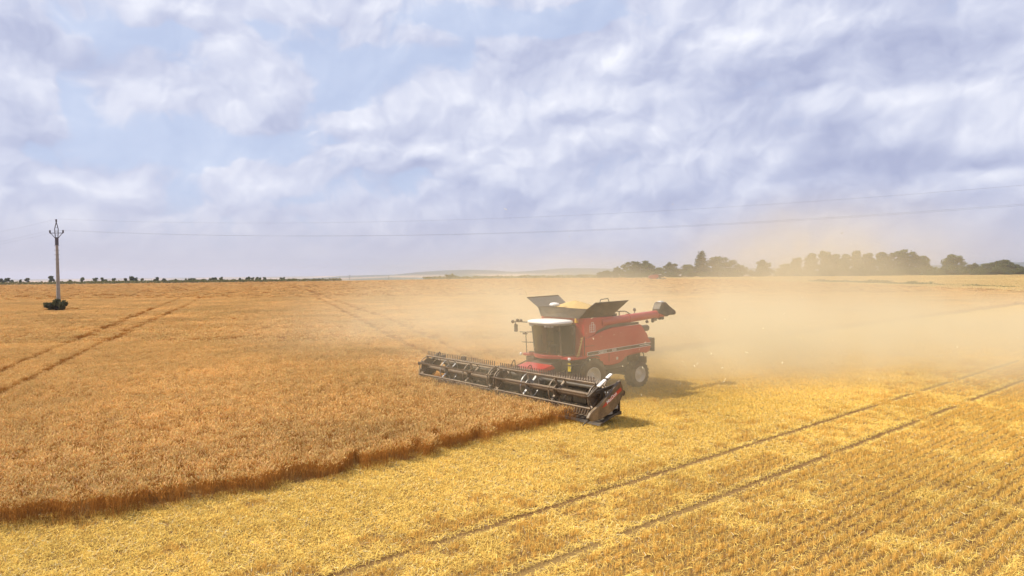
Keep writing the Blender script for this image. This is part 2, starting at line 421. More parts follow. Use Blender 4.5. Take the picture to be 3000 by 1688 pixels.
# ------------------------------------------------------------------ stalk patches (sources for the crop and stubble)
def ribbons(P, W, C):
    """P (n,k,3) centre lines, W (n,k) widths, C (n,3) or (n,k,3) colours -> quads"""
    n, k_, _ = P.shape
    ang = np.random.rand(n) * PI
    side = np.stack([np.cos(ang), np.sin(ang), np.zeros(n)], 1)[:, None, :]
    A = P - side * W[..., None] / 2; B = P + side * W[..., None] / 2
    V = np.stack([A, B], 2).reshape(n * k_ * 2, 3)
    base = (np.arange(n) * k_ * 2)[:, None] + (np.arange(k_ - 1) * 2)[None, :]
    F = np.stack([base, base + 1, base + 3, base + 2], -1).reshape(-1, 4)
    if C.ndim == 2: C = np.repeat(C[:, None, :], k_, 1)
    Cc = np.repeat(C[:, :, None, :], 2, 2).reshape(-1, 3)
    return V, F, Cc
def merge(parts):
    V = []; F = []; C = []; o = 0
    for v, f, c in parts: V.append(v); F.append(f + o); C.append(c); o += len(v)
    return np.concatenate(V), np.concatenate(F), np.concatenate(C)
np.random.seed(11)
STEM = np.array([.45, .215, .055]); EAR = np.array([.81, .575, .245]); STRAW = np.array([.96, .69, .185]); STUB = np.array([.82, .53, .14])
def wheat_patch(size, n, wmul, seed, hmul=1.0):
    np.random.seed(seed)
    xy = (np.random.rand(n, 2) - .5) * size * 1.15
    h = .62 * hmul + .05 * np.random.randn(n).clip(-2, 1.6)
    la = np.random.rand(n) * 2 * PI; lm = np.abs(np.random.randn(n)) * .09 + .02
    lean = np.stack([np.cos(la) * lm, np.sin(la) * lm], 1)
    t_ = np.array([0, .5, 1.0])
    P = np.zeros((n, 3, 3)); P[:, :, :2] = xy[:, None, :] + lean[:, None, :] * (t_ ** 1.8)[None, :, None]; P[:, :, 2] = h[:, None] * t_[None]
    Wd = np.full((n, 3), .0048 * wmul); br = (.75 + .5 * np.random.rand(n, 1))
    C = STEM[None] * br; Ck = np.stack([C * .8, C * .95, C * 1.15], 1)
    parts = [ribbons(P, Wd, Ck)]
    # ears, drooping over
    droop = .30 + .6 * np.random.rand(n); L = .095 * (.8 + .5 * np.random.rand(n))
    E = np.zeros((n, 3, 3)); top = P[:, 2]; dv = np.stack([np.cos(la), np.sin(la), np.zeros(n)], 1)
    E[:, 0] = top; E[:, 1] = top + dv * (L * .45 * np.sin(droop))[:, None] + np.array([0, 0, 1]) * (L * .5 * np.cos(droop))[:, None]
    d2 = droop * 1.7; E[:, 2] = E[:, 1] + dv * (L * .6 * np.sin(d2))[:, None] + np.array([0, 0, 1]) * (L * .5 * np.cos(d2))[:, None]
    EW = np.stack([np.full(n, .008), np.full(n, .017), np.full(n, .004)], 1) * wmul
    EC = EAR[None] * (.84 + .30 * np.random.rand(n, 1)) * (1 + .05 * np.random.randn(n, 3))
    parts.append(ribbons(E, EW, EC)); parts.append(ribbons(E, EW, EC))
    # awns / dry leaves
    k2 = n // 2; b = np.random.rand(k2); i2 = np.random.permutation(n)[:k2]; la2 = np.random.rand(k2) * 2 * PI
    Lf = np.zeros((k2, 3, 3)); s0 = P[i2, 1] + (P[i2, 2] - P[i2, 1]) * b[:, None]; dv2 = np.stack([np.cos(la2), np.sin(la2), np.zeros(k2)], 1)
    Lf[:, 0] = s0; Lf[:, 1] = s0 + dv2 * .07 + np.array([0, 0, .06]); Lf[:, 2] = s0 + dv2 * .15 + np.array([0, 0, -.02])
    parts.append(ribbons(Lf, np.tile(np.array([.006, .008, .002]) * wmul, (k2, 1)), STEM[None] * (1.0 + .6 * np.random.rand(k2, 1))))
    return merge(parts)
def stubble_patch(size, rows, nst, nstraw, wmul, seed, gap=0.0):
    np.random.seed(seed); parts = []
    # stubs in drill rows along x
    if nst:
        r = np.random.randint(0, rows, nst); y = (r + .5) / rows * size - size / 2 + .036 * np.random.randn(nst)
        x = (np.random.rand(nst) - .5) * size
        keep = (np.sin(x * (13 + 3 * np.sin(seed)) + r * 7 + seed) + np.random.randn(nst) * .6) > -.45; x = x[keep]; y = y[keep]; m_ = len(x)
        h = .12 + .04 * np.random.randn(m_).clip(-1.5, 1.5); ln = .03 * np.random.randn(m_, 2)
        P = np.zeros((m_, 2, 3)); P[:, 0, 0] = x; P[:, 0, 1] = y; P[:, 1, 0] = x + ln[:, 0]; P[:, 1, 1] = y + ln[:, 1]; P[:, 1, 2] = h
        parts.append(ribbons(P, np.full((m_, 2), .0055 * wmul), STUB[None] * (.65 + .6 * np.random.rand(m_, 1))))
    a = np.random.rand(nstraw) * 2 * PI; L = .05 + .16 * np.random.rand(nstraw) ** 1.5
    c = (np.random.rand(nstraw, 3) - .5) * np.array([size * 1.1, size * 1.1, 0]); 
    if gap: c[:, 1] = np.sign(c[:, 1]) * (gap + np.abs(c[:, 1]) * .7)
    c[:, 2] = .015 + .065 * np.random.rand(nstraw) ** 1.5
    d = np.stack([np.cos(a) * L / 2, np.sin(a) * L / 2, .028 * np.random.randn(nstraw)], 1)
    P = np.stack([c - d, c + [0, 0, .006] + d * .05, c + d], 1); P[:, :, 2] = P[:, :, 2].clip(.008, 9)
    tint = STRAW[None] * (.6 + .55 * np.random.rand(nstraw, 1)); hot = np.random.rand(nstraw) > .94; tint[hot] = [.86, .76, .48]
    V, F, C = ribbons(P, np.full((nstraw, 3), .0065 * wmul), tint)
    # lie flat: sideways in the ground plane
    V = V.reshape(nstraw, 3, 2, 3); s_ = np.stack([-np.sin(a), np.cos(a), .35 * np.random.randn(nstraw)], 1)[:, None, :] * .0065 * wmul / 2
    V[:, :, 0] = P - s_; V[:, :, 1] = P + s_
    parts.append((V.reshape(-1, 3), F, C))
    return merge(parts)
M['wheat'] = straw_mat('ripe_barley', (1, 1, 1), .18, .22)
M['straw'] = straw_mat('cut_straw', (1, 1, 1), .14, .20)
M['crop2'] = straw_mat('pale_crop', (.92, 1.0, 1.05), .14, .25, .03)

def scatter(name, pts, rots, scl, idx, tilt, sources, label, cat):
    """one 'stuff' object: a cloud of points, each carrying one of the source patches (geometry nodes)"""
    src = bpy.data.collections.new(name + '_sources')
    for i, o in enumerate(sources): o.name = '%s_%02d' % (name + '_source', i); src.objects.link(o)
    me = bpy.data.meshes.new(name); n = len(pts)
    me.vertices.add(n); me.vertices.foreach_set('co', np.ascontiguousarray(pts, np.float32).ravel())
    a = me.attributes.new('rot', 'FLOAT_VECTOR', 'POINT'); a.data.foreach_set('vector', np.c_[tilt, rots].astype(np.float32).ravel())
    a = me.attributes.new('scl', 'FLOAT_VECTOR', 'POINT'); a.data.foreach_set('vector', scl.astype(np.float32).ravel())
    a = me.attributes.new('idx', 'INT', 'POINT'); a.data.foreach_set('value', idx.astype(np.int32))
    o = bpy.data.objects.new(name, me); COL.objects.link(o)
    g = bpy.data.node_groups.new(name + '_nodes', 'GeometryNodeTree')
    g.interface.new_socket('Geometry', in_out='INPUT', socket_type='NodeSocketGeometry')
    g.interface.new_socket('Geometry', in_out='OUTPUT', socket_type='NodeSocketGeometry')
    N = g.nodes; gi = N.new('NodeGroupInput'); go = N.new('NodeGroupOutput')
    iop = N.new('GeometryNodeInstanceOnPoints'); ci = N.new('GeometryNodeCollectionInfo')
    ci.inputs['Collection'].default_value = src; ci.inputs['Separate Children'].default_value = True; ci.inputs['Reset Children'].default_value = True
    def attr(nm, typ):
        q = N.new('GeometryNodeInputNamedAttribute'); q.data_type = typ; q.inputs['Name'].default_value = nm; return q.outputs['Attribute']
    e2r = N.new('FunctionNodeEulerToRotation'); g.links.new(attr('rot', 'FLOAT_VECTOR'), e2r.inputs[0])
    g.links.new(gi.outputs[0], iop.inputs['Points']); g.links.new(ci.outputs[0], iop.inputs['Instance'])
    iop.inputs['Pick Instance'].default_value = True
    g.links.new(attr('idx', 'INT'), iop.inputs['Instance Index']); g.links.new(e2r.outputs[0], iop.inputs['Rotation'])
    g.links.new(attr('scl', 'FLOAT_VECTOR'), iop.inputs['Scale']); g.links.new(iop.outputs[0], go.inputs[0])
    md = o.modifiers.new('scatter', 'NODES'); md.node_group = g
    return tag(o, label, cat, None, 'stuff')

# ---- where the crop stands
def vnoise(x, y, s, seed):              # cheap smooth value noise
    r = np.random.RandomState(seed).rand(64, 64); X = x / s; Y = y / s
    xi = np.floor(X).astype(int); yi = np.floor(Y).astype(int); fx = X - xi; fy = Y - yi
    fx = fx * fx * (3 - 2 * fx); fy = fy * fy * (3 - 2 * fy); g_ = lambda a, b: r[a % 64, b % 64]
    return (g_(xi, yi) * (1 - fx) + g_(xi + 1, yi) * fx) * (1 - fy) + (g_(xi, yi + 1) * (1 - fx) + g_(xi + 1, yi + 1) * fx) * fy
def local(x, y):
    dx = x - O0.x; dy = y - O0.y
    return dx * HD.x + dy * HD.y, dx * LF.x + dy * LF.y
BND_L = [gp(-200, 838, .6), gp(100, 836, .6), gp(600, 830, .6), gp(1000, 824.5, .6), gp(1300, 819.5, .6), gp(1600, 815.5, .6), gp(1850, 816, .6)]
BND_R = [gp(1850, 816.5, .6), gp(2400, 831, .6), gp(2700, 843, .6), gp(3000, 856, .6), gp(3600, 884, .6)]
def bnd_v(pts):
    return [(math.atan2(p.x, p.y), math.hypot(p.x, p.y)) for p in pts]
BL = bnd_v(BND_L); BR = bnd_v(BND_R)
ALLB = sorted(BL + BR[1:]); BA = np.array([p[0] for p in ALLB]); BD = np.array([p[1] for p in ALLB])
def far_limit(x, y): return np.interp(np.arctan2(x, y), BA, BD)
TRACKS = [[gp(-200, 1195, .55), gp(0, 1086, .55), gp(250, 985, .55), gp(478, 893, .55), gp(545, 868, .55)],
          [gp(-200, 1275, .55), gp(0, 1150, .55), gp(300, 1005, .55), gp(530, 902, .55), gp(590, 872, .55)],
          [gp(1300, 1062, .55), gp(1250, 1037, .55), gp(1100, 960, .55), gp(918, 866, .55), gp(835, 832, .55)],
          [gp(1420, 1072, .55), gp(1348, 1032, .55), gp(1180, 950, .55), gp(1005, 889, .55), gp(860, 838, .55)]]
def seg_dist(x, y, pts):
    d = np.full(x.shape, 1e9)
    for a, b in zip(pts[:-1], pts[1:]):
        ex, ey = b.x - a.x, b.y - a.y; t_ = (((x - a.x) * ex + (y - a.y) * ey) / (ex * ex + ey * ey)).clip(0, 1)
        d = np.minimum(d, np.hypot(x - a.x - t_ * ex, y - a.y - t_ * ey))
    return d
def track_dist(x, y):
    d = np.full(x.shape, 1e9)
    for tr in TRACKS: d = np.minimum(d, seg_dist(x, y, tr))
    return d
def crop_mask(x, y):
    lx, ly = local(x, y)
    edge = np.interp(lx, [4.8, 7, 12, 16, 18.5, 20.7, 22.6, 24, 30, 60], [5.3, 5.0, 5.5, 5.85, 5.6, 5.2, 4.7, 4.1, 1.8, -10]) + .10 * np.sin(lx * 2.1) + .07 * np.sin(lx * 5.3 + 1)
    ahead = (lx > CUT_X) & (ly < edge)
    beside = (lx <= CUT_X) & (ly < -HALF - .35)
    return (ahead | beside) & (np.hypot(x, y) < far_limit(x, y))
def in_view(x, y, m_=4.0, k_=.80): return (y > 8) & (np.abs(x) < k_ * y + m_)
def grid(step, y0, y1, k_=.80):
    X = np.arange(-k_ * y1 - 2, k_ * y1 + 2, step); Y = np.arange(y0, y1, step)
    X, Y = np.meshgrid(X, Y); X = X.ravel() + (np.random.rand(X.size) - .5) * step; Y = Y.ravel() + (np.random.rand(Y.size) - .5) * step
    return X, Y
np.random.seed(3)
NEAR, MID = 58.0, 165.0
srcs = []; 
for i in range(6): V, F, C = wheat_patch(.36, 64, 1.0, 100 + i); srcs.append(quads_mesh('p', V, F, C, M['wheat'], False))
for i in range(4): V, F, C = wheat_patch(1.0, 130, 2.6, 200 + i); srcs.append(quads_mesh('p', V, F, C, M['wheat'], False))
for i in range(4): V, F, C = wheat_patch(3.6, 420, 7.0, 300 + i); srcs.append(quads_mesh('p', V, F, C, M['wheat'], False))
PTS = []; ROT = []; SCL = []; IDX = []; TLT = []
POLE = gp(172.5, 917, 0)
for (st, y0, y1, i0, ni) in ((.36, 8, NEAR, 0, 6), (.95, NEAR - .5, MID, 6, 4), (3.2, MID - 2, 640, 10, 4)):
    X, Y = grid(st, y0, y1); ok = in_view(X, Y) & crop_mask(X, Y); X, Y = X[ok], Y[ok]; n = len(X)
    td = track_dist(X, Y)
    hgt = .92 + .16 * (vnoise(X, Y, 6, 5) - .5) + .12 * (vnoise(X, Y, 1.4, 6) - .5) + .08 * (vnoise(X, Y, 30, 7) - .5)
    wd = {.36: .29, .95: .58, 3.2: 1.7}[st]
    hgt = np.where(td < wd, hgt * (.25 if st < 1 else .5), hgt)
    pd = np.hypot(X - POLE.x, Y - POLE.y); hgt = np.where(pd < 3.4, hgt * .45, hgt); hgt = np.where(np.hypot(X - POLE.x, Y - POLE.y + 1.2) < 2.3, hgt * .3, hgt)
    lod = vnoise(X, Y, 3.2, 9); lodged = np.where(lod > .80, (lod - .80) * 2.2, 0)
    lx, ly = local(X, Y); e_ = np.clip(1 - (5.4 - ly) / 1.2, 0, 1) * (lx > CUT_X)       # stalks leaning out along the cut edge
    tl = np.stack([.10 * np.random.randn(n) + lodged + .10, .10 * np.random.randn(n)], 1)
    tl[:, 0] += .14 * e_ * np.random.randn(n); tl[:, 1] += .14 * e_ * np.random.randn(n)
    PTS.append(np.c_[X, Y, np.zeros(n)]); ROT.append(np.random.rand(n) * 2 * PI); TLT.append(tl)
    SCL.append(np.c_[np.full(n, 1.0), np.full(n, 1.0), hgt]); IDX.append(i0 + np.random.randint(0, ni, n))
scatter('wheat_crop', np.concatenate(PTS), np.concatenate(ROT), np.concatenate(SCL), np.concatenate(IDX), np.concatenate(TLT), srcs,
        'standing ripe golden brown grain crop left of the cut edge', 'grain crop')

# ---- stubble and straw on the cut side
ssrc = []
for i in range(5): V, F, C = stubble_patch(.62, 2, 110, 430, 1.0, 400 + i); ssrc.append(quads_mesh('p', V, F, C, M['straw'], False))     # deep straw
for i in range(5): V, F, C = stubble_patch(.62, 2, 350, 100, 1.0, 420 + i); ssrc.append(quads_mesh('p', V, F, C, M['straw'], False))      # rows
for i in range(3): V, F, C = stubble_patch(.62, 2, 0, 190, 1.0, 440 + i, .12); ssrc.append(quads_mesh('p', V, F, C, M['straw'], False))       # wheel track
for i in range(4): V, F, C = stubble_patch(1.9, 9, 260, 620, 2.6, 460 + i); ssrc.append(quads_mesh('p', V, F, C, M['straw'], False))     # farther
for i in range(3): V, F, C = stubble_patch(6.0, 26, 300, 900, 7.0, 480 + i); ssrc.append(quads_mesh('p', V, F, C, M['straw'], False))    # far
PTS = []; ROT = []; SCL = []; IDX = []; TLT = []
for (st, y0, y1, kind) in ((.62, 8, 48, 'near'), (1.7, 47, 120, 'mid'), (5.2, 118, 640, 'far')):
    # laid on rows along the harvest direction
    A = np.arange(-160, 60, st) if kind == 'near' else np.arange(-700, 60, st)
    B = np.arange(-14, 70, st) if kind == 'near' else np.arange(-60, 520, st)
    A, B = np.meshgrid(A, B); A = A.ravel() + (np.random.rand(A.size) - .5) * st * .3; B = B.ravel()
    X = O0.x + HD.x * A + LF.x * B; Y = O0.y + HD.y * A + LF.y * B
    ok = in_view(X, Y) & (Y > y0) & (Y <= y1) & ~crop_mask(X + LF.x * .5, Y + LF.y * .5) & (np.hypot(X, Y) < far_limit(X, Y) + 14); A, B, X, Y = A[ok], B[ok], X[ok], Y[ok]; n = len(X)
    wob = .25 * np.sin(A * .13) + .12 * np.sin(A * .41)
    if kind == 'near':
        ln = vnoise(X, Y, 2.4, 21); q = B + 1.6 * (ln - .5) + .5 * wob
        prow = np.interp(q, [5.5, 10, 11.4, 12.4, 14.4, 15.2, 18.4, 20.5, 23, 40], [.0, .02, .45, .5, .7, .98, 1.0, .80, .35, .2])
        prow = np.clip(prow + np.where(q < 10.5, .45, 1.0) * (.45 * (vnoise(X * .5 + 9, Y, 1.7, 23) - .5) + .3 * (vnoise(X, Y, 5, 24) - .5)), 0, 1)
        idx = np.where(np.random.rand(n) < prow, 5 + np.random.randint(0, 5, n), np.random.randint(0, 5, n))
        for tb in (12.25, 14.35):
            idx = np.where((np.abs(B + .35 * wob - tb) < .31) & (vnoise(A, B * 0, 1.3, int(tb)) > .13), 10 + np.random.randint(0, 3, n), idx)
    elif kind == 'mid': idx = 13 + np.random.randint(0, 4, n)
    else: idx = 17 + np.random.randint(0, 3, n)
    flip = np.random.randint(0, 2, n) * PI
    PTS.append(np.c_[X, Y, np.zeros(n)]); ROT.append(PI + TH + flip + .012 * np.random.randn(n)); TLT.append(np.zeros((n, 2)))
    SCL.append(np.c_[np.ones(n), np.ones(n), .8 + .5 * np.random.rand(n)]); IDX.append(idx)
scatter('straw_stubble', np.concatenate(PTS), np.concatenate(ROT), np.concatenate(SCL), np.concatenate(IDX), np.concatenate(TLT), ssrc,
        'bright yellow stubble and chopped straw on the cut ground', 'stubble')

# ---- the paler field beyond, as far as the wood
csrc = []
for i in range(3): V, F, C = wheat_patch(6.0, 520, 11.0, 500 + i); csrc.append(quads_mesh('p', V, F, C, M['crop2'], False))
X, Y = grid(5.0, 150, 640); r = np.hypot(X, Y); ok = in_view(X, Y) & (np.arctan2(X, Y) > .17) & (r > far_limit(X, Y) + 13) & (Y < 515)
X, Y = X[ok], Y[ok]; n = len(X)
scatter('pale_field', np.c_[X, Y, np.zeros(n)], np.random.rand(n) * 6.28, np.c_[np.ones(n), np.ones(n), .9 + .2 * np.random.rand(n)], np.random.randint(0, 3, n), np.zeros((n, 2)), csrc,
        'pale field between the grassy verge and the wood', 'field')

# ------------------------------------------------------------------ vegetation
def leaf_cloud(pts, size, seed, flat=0.0):
    """a leaf-sized quad at every point, turned at random"""
    rs = np.random.RandomState(seed); n = len(pts)
    a = rs.randn(n, 3); a /= np.linalg.norm(a, axis=1)[:, None]; b = rs.randn(n, 3); b -= (b * a).sum(1)[:, None] * a; b /= np.linalg.norm(b, axis=1)[:, None]
    s_ = size * (.6 + .8 * rs.rand(n))[:, None]
    V = np.stack([pts - a * s_ - b * s_ * .25, pts - b * s_ * .55, pts + a * s_ + b * s_ * .2, pts + b * s_ * .6], 1).reshape(-1, 3)
    F = np.arange(n * 4).reshape(n, 4); c = np.repeat(rs.rand(n), 4)
    return V, F, np.stack([c, c, c], 1)
def crown_points(shape, n, seed):
    rs = np.random.RandomState(seed); out = []
    for (cx, cy_, cz, rx, ry, rz, wt) in shape:
        k_ = max(4, int(n * wt)); d = rs.randn(k_, 3); d /= np.linalg.norm(d, axis=1)[:, None]
        r = rs.rand(k_) ** .45; out.append(np.c_[cx + d[:, 0] * r * rx, cy_ + d[:, 1] * r * ry, cz + d[:, 2] * r * rz])
    C_ = np.array([c[:3] for c in shape]); k_ = n // 2
    i_ = rs.randint(0, len(C_), k_); j_ = rs.randint(0, len(C_), k_); f_ = rs.rand(k_, 1)
    out.append(C_[i_] * f_ + C_[j_] * (1 - f_) + rs.randn(k_, 3) * .038)
    return np.concatenate(out)
def tree_shape(kind, seed):
    """unit height tree: clumps (x, y, z, rx, ry, rz, weight)"""
    rs = random.Random(seed); L = []
    if kind == 'tall':
        for i in range(34):
            z = .07 + .90 * (i / 33) ** .9; w_ = .15 * (1.2 - abs(z - .45)); L.append((rs.uniform(-w_, w_), rs.uniform(-w_, w_), z, rs.uniform(.045, .10), rs.uniform(.045, .10), rs.uniform(.04, .09), 1 / 34))
    elif kind == 'slim':
        for i in range(18):
            z = .12 + .84 * i / 17; w_ = .05 if z < .7 else .08; L.append((rs.uniform(-w_, w_), rs.uniform(-w_, w_), z, rs.uniform(.045, .075) * (1.35 if z > .75 else 1), .06, rs.uniform(.04, .07), 1 / 18))
    elif kind == 'round':
        for i in range(38):
            z = rs.uniform(.07, .92); w_ = .42 * math.sqrt(max(.05, 1 - ((z - .42) / .52) ** 2)); a = rs.uniform(0, 6.28); q = math.sqrt(rs.random())
            L.append((math.cos(a) * w_ * q, math.sin(a) * w_ * q, z, rs.uniform(.09, .16), rs.uniform(.09, .16), rs.uniform(.06, .12), 1 / 38))
    elif kind == 'conifer':
        for i in range(16):
            z = .10 + .88 * i / 15; w_ = .30 * (1 - z) + .015
            for s_ in range(3):
                a = rs.uniform(0, 6.28); L.append((math.cos(a) * w_ * .6, math.sin(a) * w_ * .6, z - .01, w_ * .55, w_ * .55, .022, (1.08 - z) / 26))
    elif kind == 'bush':
        for i in range(14):
            a = rs.uniform(0, 6.28); q = math.sqrt(rs.random()) * .75; z = rs.uniform(.15, .8) * (1 - .35 * q)
            L.append((math.cos(a) * q, math.sin(a) * q, z, rs.uniform(.2, .34), rs.uniform(.2, .34), rs.uniform(.14, .26), 1 / 14))
    elif kind == 'young':
        for i in range(9):
            z = rs.uniform(.30, .92); w_ = .30 * (1.1 - abs(z - .55)); a = rs.uniform(0, 6.28)
            L.append((math.cos(a) * w_ * .6 + .05 * (z - .3), math.sin(a) * w_ * .6, z, rs.uniform(.10, .19), .14, rs.uniform(.08, .16), 1 / 9))
    return L
PROTO = {}
def tree_meshes(kind, var, leafm, nleaf, lsize):
    key = (kind, var, leafm)
    if key in PROTO: return PROTO[key]
    sd_ = hash((len(kind), ord(kind[0]), var)) % 9999; L = tree_shape(kind, sd_)
    P = crown_points(L, nleaf, sd_ + 1); P = P[P[:, 2] > .01]
    V, F, C = leaf_cloud(P, lsize, sd_ + 2)
    crown = quads_mesh('crown', V, F, C, M[leafm], False).data
    t_ = MB(); top = .82 if kind != 'bush' else .4; rr = {'bush': .03, 'young': .022, 'slim': .011, 'tall': .014, 'round': .022, 'conifer': .014}[kind]
    t_.tube([(0, 0, -.01), (.006, .0, .25 * top), (-.006, .008, .6 * top), (0, 0, top)], rr, 7, True, rr * .3)
    for (cx, cy_, cz, *_r) in L[::2]:
        z0 = max(.05, min(cz - .10, top - .05)); t_.tube([(0, 0, z0), (cx * .5, cy_ * .5, (z0 + cz) / 2 + .01), (cx * .9, cy_ * .9, cz)], rr * .42, 5, False, rr * .12)
    me = bpy.data.meshes.new('trunk'); me.from_pydata(t_.v, [], t_.f); me.update(); me.materials.append(M['bark'])
    PROTO[key] = (crown, me); return PROTO[key]
def plant(name, kind, var, leafm, loc, h, wid, label, cat, group, nleaf=900, lsize=.035, trunk='trunk', crown='crown'):
    cm, tm = tree_meshes(kind, var, leafm, nleaf, lsize)
    r = empty(name, loc, rnd.uniform(0, 6.28), label, cat, group); r.scale = (h * wid, h * wid, h)
    for nm, me in ((crown, cm), (trunk, tm)):
        o = bpy.data.objects.new(nm, me); COL.objects.link(o); o.parent = r
    return r
def ground_at(u, Y): p = at(u, 830, Y); return Vector((p.x, Y, 0))
def height_to(u, v, Y, base=0.0): return at(u, v, Y).z - base

# right-hand wood: (u, top v, distance, kind, variant, leaves, width factor, label)
WOOD = [
 (1700, 803, 585, 'bush', 0, 'leaf', 1.0, 'low dark bush at the thin left end of the wood'),
 (1759, 796, 580, 'round', 1, 'leaf', 1.1, 'small round tree second from the left end of the wood'),
 (1777, 792, 578, 'round', 2, 'leaf', 1.2, 'small bushy tree third from the left end of the wood'),
 (1808, 781, 575, 'round', 3, 'leaf', .95, 'dark rounded tree standing just left of the broad pair of trees'),
 (1852, 763, 572, 'round', 0, 'leaf2', 1.15, 'broad pale green tree, left one of the broad pair behind the far harvester'),
 (1899, 763, 572, 'round', 1, 'leaf2', 1.2, 'broad pale green tree directly above the far red harvester'),
 (1933, 783, 572, 'round', 2, 'leaf', 1.2, 'low tree just right of the far red harvester'),
 (1966, 768, 570, 'round', 3, 'leaf2', 1.1, 'rounded hazy tree between the far harvester and the conifer'),
 (2016, 774, 570, 'round', 2, 'leaf', 1.3, 'low hazy tree at the left foot of the conifer'),
 (2055, 738, 560, 'conifer', 0, 'needle', 1.15, 'pointed conifer rising over the round trees'),
 (2112, 748, 560, 'round', 0, 'leaf2', 1.15, 'biggest round tree just right of the conifer'),
 (2163, 773, 558, 'round', 3, 'leaf', 1.3, 'lower round tree leaning on the biggest round tree'),
 (2238, 760, 555, 'round', 1, 'leaf', .95, 'round tree faded almost away by the dust'),
 (2300, 772, 552, 'round', 2, 'leaf', 1.3, 'low tree lost in the dust at the middle of the wood'),
 (2335, 756, 550, 'tall', 1, 'leaf', 1.1, 'dusty tree at the left foot of the tall dark trees'),
 (2376, 745, 548, 'tall', 0, 'leaf', 1.2, 'half hidden tall tree at the edge of the dust'),
 (2417, 737, 545, 'tall', 1, 'leaf', 1.0, 'first tall tree standing clear of the dust, with a high thin top'),
 (2447, 747, 544, 'tall', 2, 'leaf', 1.15, 'tall tree with a flat top beside the first clear tall tree'),
 (2477, 745, 542, 'tall', 3, 'leaf', 1.0, 'dense dark tall tree left of the twin crowned tree'),
 (2513, 738, 540, 'tall', 0, 'leaf', 1.15, 'twin crowned tall tree in the left half of the tall trees'),
 (2545, 744, 540, 'tall', 2, 'leaf', 1.1, 'tall tree just left of the narrow gap in the tall trees'),
 (2585, 740, 536, 'tall', 3, 'leaf', 1.15, 'leafy tall tree just right of the narrow gap'),
 (2612, 741, 536, 'slim', 0, 'leaf', 1.3, 'thin tall tree left of the highest mop topped tree'),
 (2638, 733, 535, 'slim', 1, 'leaf2', 1.45, 'highest tree of the wood, bare stemmed with a mop top'),
 (2655, 742, 535, 'slim', 2, 'leaf2', 1.15, 'thin pale tree just right of the mop topped tree'),
 (2675, 738, 534, 'slim', 3, 'leaf', 1.3, 'slender tree with a round tuft on top near the right end of the tall trees'),
 (2702, 751, 534, 'tall', 1, 'leaf', 1.3, 'bushy last tree at the right end of the tall trees'),
 (2732, 782, 534, 'bush', 1, 'leaf', 1.4, 'low bush in the gap right of the tall trees'),
 (2793, 744, 528, 'round', 2, 'leaf2', .85, 'pale pyramid shaped tree standing alone right of the gap'),
 (2853, 771, 524, 'round', 3, 'leaf', 1.3, 'dark low tree right of the pale pyramid tree'),
 (2884, 770, 524, 'round', 0, 'leaf', 1.2, 'dark low tree left of the last hump of the wood'),
 (2912, 768, 522, 'round', 1, 'leaf', 1.2, 'dark tree at the left shoulder of the last hump of the wood'),
 (2938, 760, 520, 'round', 2, 'leaf', 1.15, 'dark tree at the top of the last hump of the wood'),
 (2967, 771, 520, 'round', 3, 'leaf', 1.25, 'dark tree on the falling right side of the last hump'),
 (2996, 782, 520, 'round', 1, 'leaf', 1.5, 'low dark tree cut by the right edge of the photo'),
]
for u, v, Y, kind, var, lf, wd, lab in WOOD:
    g_ = ground_at(u, Y); h_ = height_to(u, v, Y)
    plant({'bush': 'bush', 'conifer': 'conifer_tree'}.get(kind, 'deciduous_tree'), kind, var, lf, g_, h_, wd * 1.3, lab, 'bush' if kind == 'bush' else 'tree',
          'trees of the wood on the right', 3600 if kind != 'slim' else 1500, .030 if kind != 'slim' else .026)
# undergrowth between the trunks
for i, u in enumerate(list(range(1840, 2420, 44)) + list(range(2420, 3030, 22))):
    Y = 500 + 30 * rnd.random() if u > 2400 else 548 - 10 * rnd.random()
    h_ = rnd.uniform(5.0, 9.0)
    plant('bush', 'bush', i % 4, 'leaf', ground_at(u + rnd.uniform(-8, 8), Y), h_, rnd.uniform(1.0, 1.5),
          'dark undergrowth bush at the foot of the wood on the right', 'bush', 'undergrowth of the wood', 1000, .07)
# little trees along the left horizon: (u, height in photo pixels)
LEFT = [(3, 12), (12, 9), (23, 15), (36, 9), (60, 10), (79, 15), (151, 17), (164, 7), (180, 6), (206, 8), (243, 14), (279, 14), (301, 12), (311, 9), (323, 5), (334, 11), (346, 7), (357, 6), (368, 10),
        (388, 17), (398, 13), (417, 10), (440, 5), (454, 9), (461, 12), (480, 10), (490, 5), (503, 7), (514, 8), (521, 7), (544, 8), (553, 9), (560, 10), (568, 9), (575, 6), (594, 8), (601, 7), (617, 9), (624, 10),
        (632, 10), (648, 11), (657, 6), (685, 6), (701, 9), (709, 6), (723, 9), (731, 11), (740, 10), (753, 9), (760, 9), (775, 10), (824, 8), (832, 9), (848, 7), (859, 7), (868, 7), (922, 6), (937, 5)]
ADJ = ['bushy', 'thin', 'round', 'leaning', 'ragged', 'squat']
for i, (u, hp) in enumerate(LEFT):
    Y = 520 if u < 600 else 548
    s_ = 1.15 * Y / 2000; base = 0.0 if u < 600 else 0.0
    g_ = ground_at(u, Y); h_ = hp * s_ + .6
    side = 'left of the power pole' if u < 150 else 'right of the power pole' if u < 420 else 'along the left half of the skyline' if u < 600 else 'before the pale blue hills'
    plant('young_tree' if hp > 7 else 'bush', 'young' if hp > 7 else 'bush', i % 6, 'leaf', g_, h_, rnd.uniform(.95, 1.35) if hp > 7 else .8,
          '%s %s %s' % ('taller dark tree' if hp > 13 else 'small dark tree' if hp > 7 else 'tiny dark bush', 'seen against the sky' if u < 600 else 'standing at the field edge', side),
          'tree' if hp > 7 else 'bush', 'young trees along the left horizon', 320, .10)
